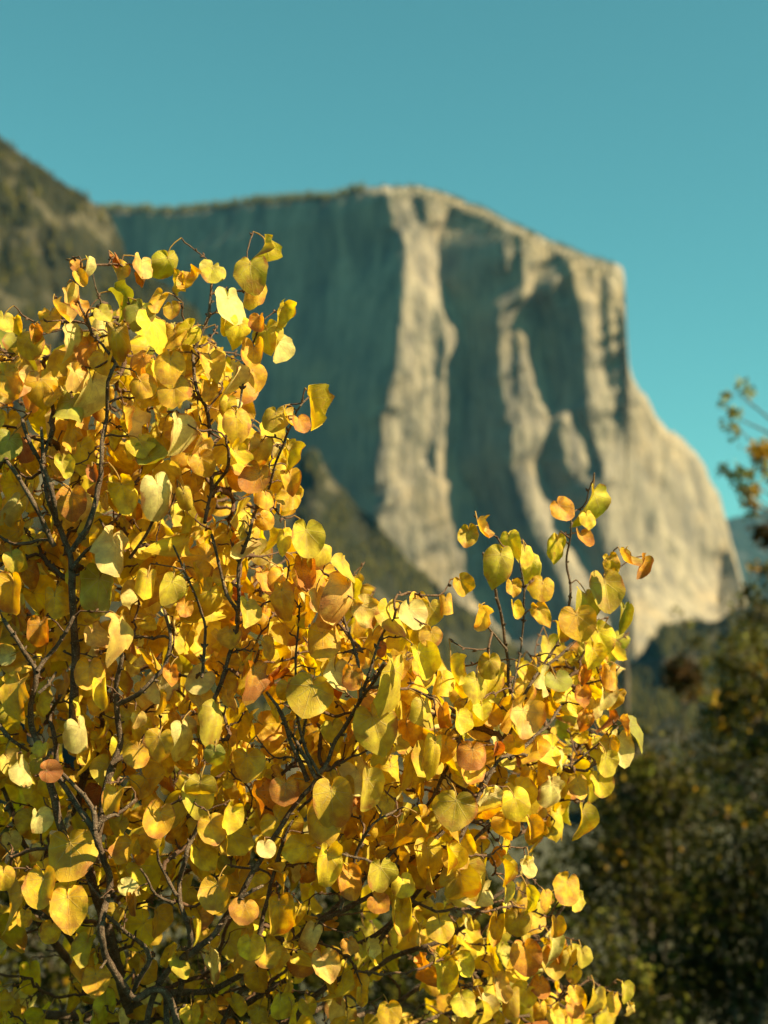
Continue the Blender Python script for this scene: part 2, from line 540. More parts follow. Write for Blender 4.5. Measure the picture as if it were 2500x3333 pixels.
def integrate(sx, sy, lam):
    """Least-squares surface whose slopes are closest to (sx, sy)."""
    R, C = sx.shape
    fx = np.zeros((R, C)); fy = np.zeros((R, C))
    a = (sx[:, :-1] + sx[:, 1:]) / 2; fx[:, :-1] += a; fx[:, 1:] -= a
    b = (sy[:-1] + sy[1:]) / 2; fy[:-1] += b; fy[1:] -= b
    f = fx + lam * fy
    e = np.concatenate([f, f[::-1]], 0); e = np.concatenate([e, e[:, ::-1]], 1)
    G = np.fft.rfft2(e)
    ky = np.fft.fftfreq(2 * R)[:, None] * 2 * math.pi; kx = np.fft.rfftfreq(2 * C)[None] * 2 * math.pi
    den = (2 * np.cos(kx) - 2) + lam * (2 * np.cos(ky) - 2); den[0, 0] = 1
    G = G / den; G[0, 0] = 0
    return np.fft.irfft2(G, s=e.shape)[:R, :C]


sv3 = np.array(sun_vec)
SR, SU, SF = sv3 @ RGT, sv3 @ UPV, sv3 @ FWD


def sunlit(dp):
    """How much sun each point of the wall gets (facing and cast shadow)."""
    P = at(HX, HY, dp)
    nx = np.cross(np.gradient(P, axis=0), np.gradient(P, axis=1))
    nx /= np.linalg.norm(nx, axis=2)[..., None]
    if nx[80, 240] @ FWD > 0:
        nx = -nx
    face = nx @ sv3
    X = (HX - 1250) / FPX * dp; Y = (1666.5 - HY) / FPX * dp
    vis = np.ones(dp.shape)
    dq = np.where(above, 1e9, dp)
    for k in np.geomspace(1.6 * cell, 620, 32):
        tt = dp + k * SF
        qx = 1250 + (X + k * SR) / tt * FPX; qy = 1666.5 - (Y + k * SU) / tt * FPX
        ix = ((qx - hpx[0]) / step + 0.5).astype(int); iy = ((qy - hpy[0]) / step + 0.5).astype(int)
        ok = (ix >= 0) & (ix < len(hpx)) & (iy >= 0) & (iy < len(hpy))
        hit = np.zeros(dp.shape)
        hit[ok] = np.clip((tt[ok] - dq[iy[ok], ix[ok]] - 0.5) / 3.0, 0, 1)
        vis = np.minimum(vis, 1 - hit)
    return face, vis


LAM = 0.40
fit = want.copy()
for it in range(28):
    dep = integrate((fit + ribs * (0.04 + 0.65 * mask)) * cell, (gyt + ledge * (0.03 + 0.20 * mask)) * cell, LAM)
    dep = dep - dep[160, 222] + 2300
    face, vis = sunlit(dep)
    lit = np.clip((face - np.where(mask > 0.5, 0.06, -0.08)) * 7, 0, 1) * vis
    err = np.where(above, 0, mask - lit)
    push = blur(blur(err * np.where(err > 0, 3.0, 1.8), 2, 1), 2, 0)
    fit = np.clip(fit + 0.16 * push, -1.6, 1.5)


def dep_at(px, py):
    fx = np.clip((px - hpx[0]) / step, 0, len(hpx) - 1.001); fy = np.clip((py - hpy[0]) / step, 0, len(hpy) - 1.001)
    ix = fx.astype(int); iy = fy.astype(int); fx = fx - ix; fy = fy - iy
    return (dep[iy, ix] * (1 - fx) + dep[iy, ix + 1] * fx) * (1 - fy) + (dep[iy + 1, ix] * (1 - fx) + dep[iy + 1, ix + 1] * fx) * fy


cpx = np.arange(160, 2550, 4.0)
top = np.interp(cpx, SKY_E[:, 0], SKY_E[:, 1]) + 3.0 * vnoise(cpx / 22, cpx * 0, 41) + 2.0 * vnoise(cpx / 9, cpx * 0, 42) + sstep(2060, 2120, cpx) * (14 * vnoise(cpx / 34, cpx * 0, 43) + 8 * vnoise(cpx / 15, cpx * 0, 44))
rows = 300
sv = np.linspace(0, 1, rows)[:, None]
CPX = np.broadcast_to(cpx, (rows, len(cpx)))
CPY = top + (2400 - top) * sv
D = dep_at(CPX, CPY)
# rounded brow: the rock leans back just under the skyline
brow = np.maximum(0, 1 - (CPY - top) / np.where(CPX < 1250, 22.0, 34.0))
D = D + np.where(CPX < 1250, 22, 48) * brow ** 2
front_P = at(CPX, CPY, D)
# plateau behind the brow
back = []
for k, (dy, dz) in enumerate([(1400, -260), (700, -120), (300, -45), (120, -14), (45, -3)]):
    q = front_P[0].copy()
    q[:, 1] += dy; q[:, 0] += dy * 0.35 * np.linspace(-1, 0.2, len(cpx)); q[:, 2] += dz
    back.append(q)
cliff_P = np.concatenate([np.stack(back), front_P])
link('granite_cliff', grid_mesh('granite_cliff', cliff_P, M_GRANITE), kind='structure')

# ------------------------------------------------------------------ forested slope below the cliff
SKY_S = np.array([(-900, 60), (-400, 230), (-150, 350), (0, 437), (90, 515), (196, 585), (300, 650), (350, 700), (385, 760), (410, 830), (470, 880), (560, 940), (640, 1010), (670, 1090), (700, 1250),
                  (760, 1380), (900, 1500), (960, 1528), (982, 1478), (1005, 1462), (1035, 1470), (1056, 1520), (1085, 1560), (1160, 1640), (1240, 1716), (1330, 1830), (1400, 1888), (1480, 1950), (1560, 2010),
                  (1660, 2100), (1750, 2170), (1900, 2230), (2000, 2210), (2100, 2110), (2160, 2040), (2260, 2030), (2330, 2020), (2400, 1985), (2470, 1960), (2560, 1945), (2800, 1990), (3400, 2060)], float)
spx = np.concatenate([np.arange(-900, -50, 30.0), np.arange(-50, 2560, 7.0), np.arange(2570, 3400, 30.0)])
stop = np.interp(spx, SKY_S[:, 0], SKY_S[:, 1]) + 5 * vnoise(spx / 30, spx * 0, 51) + 4 * vnoise(spx / 12, spx * 0, 52)
rows = 150
sv = np.linspace(0, 1, rows)[:, None]
SX = np.broadcast_to(spx, (rows, len(spx)))
SY = stop + (2640 - stop) * sv ** 1.0
t_top = np.interp(spx, [-900, 0, 400, 700, 1000, 1400, 1800, 2200, 3400], [1500, 1650, 1750, 1780, 1800, 1850, 1850, 1750, 1700])
t_bot = 560.0
ST = t_top + (t_bot - t_top) * sstep(0, 1, sv) ** 0.9
lump = fbm(SX / 120, SY / 200, 61, 5)
ST = ST * (1 + 0.030 * lump * np.minimum(1, 6 * sv + 0.15)) 
# crags on the left flank: vertical gullies facing away from the sun
gul = vnoise(SX / 55 + SY / 300, SY / 260, 63)
ST = ST + 38 * gul * sstep(700, 300, SX) * np.minimum(1, 5 * sv)
slope_P = at(SX, SY, ST)
bk = []
for dy, dz in [(900, -500), (350, -170), (120, -45), (40, -8)]:
    q = slope_P[0].copy(); q[:, 1] += dy; q[:, 2] = np.maximum(q[:, 2] + dz, -34); bk.append(q)
link('forested_slope', grid_mesh('forested_slope', np.concatenate([np.stack(bk), slope_P]), M_SLOPE), kind='structure')

# far ridge closing the valley on the right
fpx = np.arange(1900, 3600, 20.0)
ftop = np.interp(fpx, [1900, 2250, 2380, 2440, 2500, 2700, 3100, 3600], [1900, 1740, 1690, 1672, 1655, 1600, 1640, 1800]) + 6 * vnoise(fpx / 40, fpx * 0, 71)
rows = 30
sv = np.linspace(0, 1, rows)[:, None]
FXX = np.broadcast_to(fpx, (rows, len(fpx)))
FYY = ftop + (2420 - ftop) * sv
FT = 7800 - 1900 * sv + 120 * fbm(FXX / 120, FYY / 120, 72, 4)
far_P = at(FXX, FYY, FT)
q = far_P[0].copy(); q[:, 1] += 900; q[:, 2] = np.maximum(q[:, 2] - 500, -34)
link('far_ridge', grid_mesh('far_ridge', np.concatenate([q[None], far_P]), M_FAR), kind='structure')


# conifers: crowds that read as one mass
def conifer(acc, base, h, c):
    k = 7
    th0 = rng.uniform(0, 6.28)
    th = th0 + np.linspace(0, 2 * math.pi, k, endpoint=False)
    w = h * rng.uniform(0.15, 0.24)
    for z0, z1, r in ((0.10, 0.55, 1.0), (0.36, 0.80, 0.72), (0.62, 1.0, 0.45)):
        rr = w * r * rng.uniform(0.7, 1.25, k)
        V = np.stack([base[0] + rr * np.cos(th), base[1] + rr * np.sin(th), base[2] + h * (z0 + rng.uniform(-0.05, 0.05, k))], -1)
        V = np.vstack([V, base + np.array([0, 0, h * z1])])
        j = np.arange(k)
        acc.add(V, np.stack([j, (j + 1) % k, np.full(k, k)], -1), c=c)


acc = Acc()
# along the brow and on the plateau of the cliff
for i in range(4200):
    u = rng.uniform(0, 1)
    px = rng.uniform(200, 1190) if u < 0.72 else rng.uniform(1190, 1990)
    if px > 1190 and rng.random() < 0.35:
        continue
    j = int((px - cpx[0]) / 4)
    p = front_P[0, j].copy()
    dy = rng.uniform(-24, 90) if px < 1190 else rng.uniform(-6, 90)
    p[1] += dy; p[2] -= max(dy, 0) * 0.11 + 1.0 + max(-dy, 0) * 0.55
    h = rng.uniform(8, 19) * (1.0 if px < 1190 else 0.5)
    g = rng.uniform(0.7, 1.3)
    conifer(acc, p, h, (0.060 * g, 0.062 * g, 0.022 * g, 1))
# on ledges just under the brow
for i in range(1000):
    px = rng.uniform(1280, 2000)
    j = int((px - cpx[0]) / 4); r = int(abs(rng.normal(0, 7)))
    p = front_P[r, j].copy()
    g = rng.uniform(0.7, 1.3)
    conifer(acc, p, rng.uniform(3.5, 8), (0.055 * g, 0.060 * g, 0.022 * g, 1))
link('clifftop_forest', acc.build('clifftop_forest', M_NEEDLE, False), kind='stuff',
     label='dark conifers fringing the rounded top of the granite cliff', category='forest')

acc = Acc()
cnt = 0
while cnt < 10000:
    r = int(rng.integers(0, slope_P.shape[0])); j = int(rng.integers(0, slope_P.shape[1]))
    px, py = SX[r, j], SY[r, j]
    if py > 2400 or (px < 420 and py > 1250) or px > 2560 or px < -60:
        continue
    dens = fbm(np.array(px / 90.0), np.array(py / 80.0), 81, 3)
    thr = -0.15 if px > 420 else (-0.35 if py < 740 else 0.2)
    if dens < thr and rng.random() < 0.96:
        continue
    g = rng.uniform(0.6, 1.5)
    c = (0.022 * g, 0.022 * g, 0.004 * g, 1) if rng.random() < 0.6 else (0.058 * g, 0.048 * g, 0.008 * g, 1)
    hh = rng.uniform(6, 17) * (0.6 if r < 3 else 1.0)
    conifer(acc, slope_P[r, j] - np.array([0, 0, 0.8]), hh, c)
    cnt += 1
for i in range(26):                                     # tall dark clump on the spur
    j = int(np.abs(spx - rng.normal(1012, 26)).argmin()); r = int(rng.integers(0, 9))
    g = rng.uniform(0.6, 1.2)
    conifer(acc, slope_P[r, j] - np.array([0, 0, 1.0]), rng.uniform(9, 17), (0.030 * g, 0.034 * g, 0.010 * g, 1))
link('slope_forest', acc.build('slope_forest', M_NEEDLE, False), kind='stuff',
     label='olive and dark green conifers covering the slopes under the cliff', category='forest')

# ------------------------------------------------------------------ blurred trees and shrubs on the right
PAL = {
    'dark': (0.024, 0.025, 0.004), 'olive': (0.082, 0.074, 0.008), 'gold': (0.36, 0.20, 0.012), 'brown': (0.060, 0.030, 0.007), 'pale': (0.30, 0.28, 0.06), 'amber': (0.52, 0.30, 0.03), 'lime': (0.19, 0.18, 0.03), 'grey': (0.15, 0.13, 0.08),
}


def leaf_quads(acc, C, size, cols):
    """Small kinked leaf blades at points C."""
    n = len(C)
    a = rng.normal(size=(n, 3)); a[:, 2] -= 0.3; a /= np.linalg.norm(a, axis=1)[:, None]
    b = rng.normal(size=(n, 3)); b = np.cross(a, b); b /= np.linalg.norm(b, axis=1)[:, None]
    nn = np.cross(a, b)
    s = (size * rng.uniform(0.6, 1.3, n))[:, None]
    V = np.stack([C, C + s * (0.5 * a + 0.33 * b + 0.10 * nn), C + s * a, C + s * (0.5 * a - 0.33 * b + 0.10 * nn)], 1).reshape(-1, 3)
    i = np.arange(n)[:, None] * 4
    F = np.vstack([i + np.array([0, 1, 2]), i + np.array([0, 2, 3])])
    acc.V.append(V); acc.L.append((F + acc.n).ravel()); acc.S.append(np.full(len(F), 3))
    acc.U.append(np.zeros((len(V), 2))); acc.C.append(np.repeat(cols, 4, 0)); acc.n += len(V)


def broadleaf(name, label, category, t, root_px, stem_r, blobs, leaf, group=None, leader=None):
    """blobs: (px, py, radius_px, leaves, palette weights, dt)."""
    b0 = at(root_px, 2600, t)
    base = np.array([b0[0], b0[1], float(ground_z(b0[0], b0[1])) - 0.05])
    root = link(name, None, loc=base, label=label, category=category)
    if group:
        root['group'] = group
    wood = Acc(); crown = Acc()
    cs = [at(bx, by, t + dt) for bx, by, br, nl, pw, dt in blobs]
    zmean = np.mean([c[2] for c in cs]); xm = np.mean([c[0] for c in cs]); ym = np.mean([c[1] for c in cs])
    fork = base + (np.array([xm, ym, zmean]) - base) * 0.45
    if leader:
        LP = smooth_path([base] + [at(a, b, t) for a, b in leader], 0.1)
        tube(wood, LP, np.linspace(stem_r, stem_r * 0.25, len(LP)), 7, 0.1)
    else:
        tube(wood, smooth_path([base, base + (fork - base) * 0.5 + rng.normal(0, 0.06, 3), fork], 0.15), stem_r * 0.85, 7, 0.12)
    for (bx, by, br, nl, pw, dt), c in zip(blobs, cs):
        R = br / FPX * (t + dt)
        start = fork
        if leader:
            start = LP[np.argmin(np.abs(LP[:, 2] - (c[2] - 0.35 * abs(c[0] - LP[-1, 0]) - 0.1)))]
        mid = start + (c - start) * 0.55 + np.array([0, 0, -0.12 * np.linalg.norm(c - start)]) + rng.normal(0, 0.05, 3)
        P = smooth_path([start, mid, c], 0.12)
        tube(wood, P, np.linspace(stem_r * 0.5, stem_r * 0.10, len(P)), 6, 0.1)
        nsub = max(4, nl // 22)
        d = rng.normal(size=(nsub, 3)); d /= np.linalg.norm(d, axis=1)[:, None]
        sub = c + d * (R * rng.uniform(0.15, 1.05, nsub) ** 0.6)[:, None] * np.array([1, 1, 0.95])
        for sidx in range(nsub):
            if sidx % 2 == 0:
                m2 = (c + sub[sidx]) / 2 + rng.normal(0, 0.06 * R, 3)
                tube(wood, np.array([c + (P[-3] - c) * rng.uniform(0, 1), m2, sub[sidx]]), np.array([0.10, 0.07, 0.04]) * stem_r, 4)
        who = rng.integers(0, nsub, nl)
        pts = sub[who] + rng.normal(0, 1, (nl, 3)) * R * 0.17
        names = list(pw); w = np.array([pw[k] for k in names], float); w /= w.sum()
        pick_sub = rng.choice(len(names), nsub, p=w)
        pick = np.where(rng.random(nl) < 0.7, pick_sub[who], rng.choice(len(names), nl, p=w))
        base_c = np.array([PAL[k] for k in names])[pick] * rng.uniform(0.6, 1.4, (nl, 1)) * rng.uniform(0.9, 1.1, (nl, 3))
        leaf_quads(crown, pts, leaf * 0.82, np.hstack([base_c, np.ones((nl, 1))]))
    link('trunk', wood.build('trunk', M_TRUNK, True, base), root)
    link('crown', crown.build('crown', M_FOL, False, base), root)
    return root


GRN = {'dark': 6, 'olive': 3, 'lime': 0.3, 'gold': 0.08}
OLV = {'dark': 2.5, 'olive': 5, 'lime': 1.2, 'gold': 0.45}
broadleaf('sapling', 'tall thin sapling with sparse golden leaves at the right edge against the sky', 'tree', 11.0, 2640, 0.03, [
    (2400, 1275, 46, 90, {'lime': 2, 'pale': 4}, 0), (2365, 1335, 38, 60, {'lime': 2, 'pale': 3}, 0.1), (2395, 1385, 44, 55, {'lime': 3, 'pale': 2}, 0), (2484, 1462, 52, 330, {'amber': 4, 'gold': 3, 'pale': 1}, 0), (2470, 1530, 60, 90, {'lime': 2, 'pale': 3}, 0),
    (2420, 1545, 66, 110, {'lime': 3, 'pale': 3}, 0.2), (2440, 1595, 54, 120, {'lime': 3, 'gold': 3, 'pale': 2}, 0), (2432, 1640, 36, 130, {'amber': 3, 'lime': 1}, 0), (2350, 1535, 34, 40, {'olive': 1, 'lime': 1}, 0), (2506, 1745, 56, 500, {'brown': 4, 'dark': 3, 'olive': 1}, 0),
    (2600, 1560, 110, 260, {'olive': 3, 'gold': 2}, 0.3), (2620, 1800, 130, 400, {'olive': 3, 'gold': 1, 'dark': 2}, 0)], 0.055, leader=[(2660, 2300), (2640, 1900), (2650, 1600), (2600, 1380)])
broadleaf('dark_shrub', 'round dark brown leaf clump on a thin stem below the cliff foot', 'shrub', 14.0, 2210, 0.035, [
    (2215, 2195, 62, 1100, {'brown': 6, 'dark': 2}, 0), (2250, 2250, 45, 200, {'brown': 3, 'gold': 2, 'olive': 1}, 0.1), (2280, 2150, 40, 50, {'olive': 3, 'lime': 1}, 0), (2225, 2010, 46, 50, {'olive': 4, 'lime': 1}, 0), (2265, 2080, 50, 80, {'olive': 3, 'dark': 2, 'lime': 1}, 0), (2330, 2240, 50, 90, {'olive': 3, 'gold': 1, 'lime': 1}, 0)], 0.055, leader=[(2225, 2450), (2215, 2200)])
SHADE_CLUMPS = []                      # unseen leaf clumps added to the oak, towards the sun, to shade the bushes
for bx, by, bz in ((1.4, 9.2, -0.5), (2.4, 8.6, -0.7), (2.0, 8.2, -0.2), (2.2, 8.4, -1.0), (1.5, 8.9, -1.0), (2.6, 9.4, 0.2), (1.8, 9.0, 0.1)):
    for d in (2.6, 3.5):
        q = np.array([bx, by, bz]) + d * np.array(sun_vec) / math.cos(SUN_EL)
        qx, qy, qt = project(q[None])
        SHADE_CLUMPS.append((float(qx[0]), float(qy[0]), 0.62 / float(qt[0]) * FPX * 1.0, 900, GRN, float(qt[0]) - 12.0))
broadleaf('oak_tree', 'green and yellow oak crown rising at the right below the sapling', 'tree', 12.0, 2600, 0.09, [
    (2440, 2330, 150, 900, OLV, 0), (2330, 2330, 70, 240, {'gold': 2, 'olive': 3, 'dark': 1}, 0), 
    (2420, 2130, 100, 420, OLV, 0), (2480, 2000, 110, 480, OLV, 0.2), (2400, 2250, 110, 520, OLV, 0), (2505, 1885, 70, 200, OLV, 0.1), (2560, 2250, 160, 900, OLV, 0), (2350, 2480, 150, 1000, OLV, 0), (2500, 2560, 170, 1500, GRN, 0.2),
    ] + SHADE_CLUMPS, 0.06, leader=[(2620, 2500), (2680, 2150), (2760, 1900)])
broadleaf('broad_bush', 'broad olive green bush just right of the golden leaves', 'bush', 10.0, 2080, 0.06, [
    (2080, 2430, 110, 420, OLV, 0.3), (2030, 2560, 140, 900, OLV, 0), (2170, 2560, 130, 900, {'olive': 3, 'gold': 0.4, 'dark': 3}, 0), (1990, 2720, 170, 1500, GRN, 0), (2180, 2720, 170, 1500, GRN, 0.2), (2080, 2900, 200, 1800, GRN, 0),
    (1880, 2900, 170, 1200, GRN, 0.3), (2230, 2960, 180, 1400, GRN, 0.1)], 0.055)
broadleaf('shaded_bush', 'dark shaded bush filling the lower right corner', 'bush', 8.4, 2420, 0.06, [
    (2430, 2760, 190, 1300, {'dark': 6, 'olive': 1, 'gold': 0.4}, 0.2), (2330, 2930, 170, 1200, {'dark': 4, 'olive': 2, 'gold': 0.2}, 0), (2500, 3000, 210, 1500, {'dark': 6, 'olive': 1}, 0), (2300, 3140, 200, 1400, {'dark': 5, 'olive': 1.5, 'gold': 0.4}, 0.1),
    (2450, 3240, 220, 1500, {'dark': 6, 'olive': 1}, 0), (2150, 3230, 200, 1400, GRN, 0.1)], 0.055)
broadleaf('low_bush', 'low green bush in the shade behind the lowest golden branches', 'bush', 7.2, 1500, 0.05, [
    (1480, 3000, 200, 1100, GRN, 0.2), (1700, 2950, 200, 1100, GRN, 0.3), (1250, 3060, 190, 1000, GRN, 0.2), (1880, 3130, 200, 1200, GRN, 0.1), (1600, 3220, 210, 1200, GRN, 0), (1300, 3260, 210, 1200, GRN, 0), (2020, 3300, 180, 1000, GRN, 0)], 0.055)

broadleaf('undergrowth_bush', 'dark bush low at the left behind the thick golden-leaved branches', 'bush', 5.6, 500, 0.05, [
    (80, 2750, 230, 900, GRN, 0.2), (420, 2800, 230, 900, GRN, 0.3), (760, 2820, 220, 900, GRN, 0.2), (1020, 2950, 200, 900, GRN, 0.1), (150, 3080, 240, 1000, GRN, 0), (520, 3120, 240, 1000, GRN, 0), (880, 3180, 230, 1000, GRN, 0), (-150, 2950, 240, 900, GRN, 0.2), (300, 3350, 240, 900, GRN, 0), (750, 3380, 240, 900, GRN, 0)], 0.055)

# pale bare trunk standing between the golden leaves and the cliff foot
tr_t = 16.0
b0 = at(2036, 2600, tr_t)
tb = np.array([b0[0], b0[1], float(ground_z(b0[0], b0[1])) - 0.1])
acc = Acc()
tp = smooth_path([tb, at(2038, 2420, tr_t), at(2036, 2250, tr_t), at(2033, 2120, tr_t), at(2035, 2030, tr_t)], 0.2)
tube(acc, tp, np.linspace(0.075, 0.04, len(tp)), 8, 0.06)
for k, (px, py, qx, qy) in enumerate([(2034, 2130, 2062, 2080), (2035, 2200, 2007, 2150)]):
    tube(acc, smooth_path([at(px, py, tr_t), at((px + qx) / 2, (py + qy) / 2 + 8, tr_t), at(qx, qy, tr_t + 0.2)], 0.1), 0.014, 5)
me = acc.build('bare_trunk', M_TRUNK, True, tb)
link('bare_trunk', me, loc=tb, label='thin pale bare tree trunk beside the cliff foot', category='tree')

# ------------------------------------------------------------------ the redbud shrub in front
Z1 = (0, 700, 0.6028); Z3 = (0, 1600, 0.6028); Z4 = (0, 2400, 0.6028); Z5 = (900, 1600, 0.7233); Z6 = (1700, 2200, 0.5122); Z8 = (900, 2500, 0.6028); Z9 = (850, 1400, 0.5124)


def t0(px, py):
    px = np.asarray(px, float); py = np.asarray(py, float)
    return (2.02 + 0.24 * sstep(1350, 2050, px) + 0.10 * sstep(1150, 800, py) * sstep(100, 600, px) + 0.10 * sstep(2950, 3333, py)
            + 0.16 * sstep(2700, 3200, py) * sstep(900, 1500, px))


ROOT = np.array([-0.22, 2.36, 0.0]); ROOT[2] = float(ground_z(ROOT[0], ROOT[1])) - 0.03
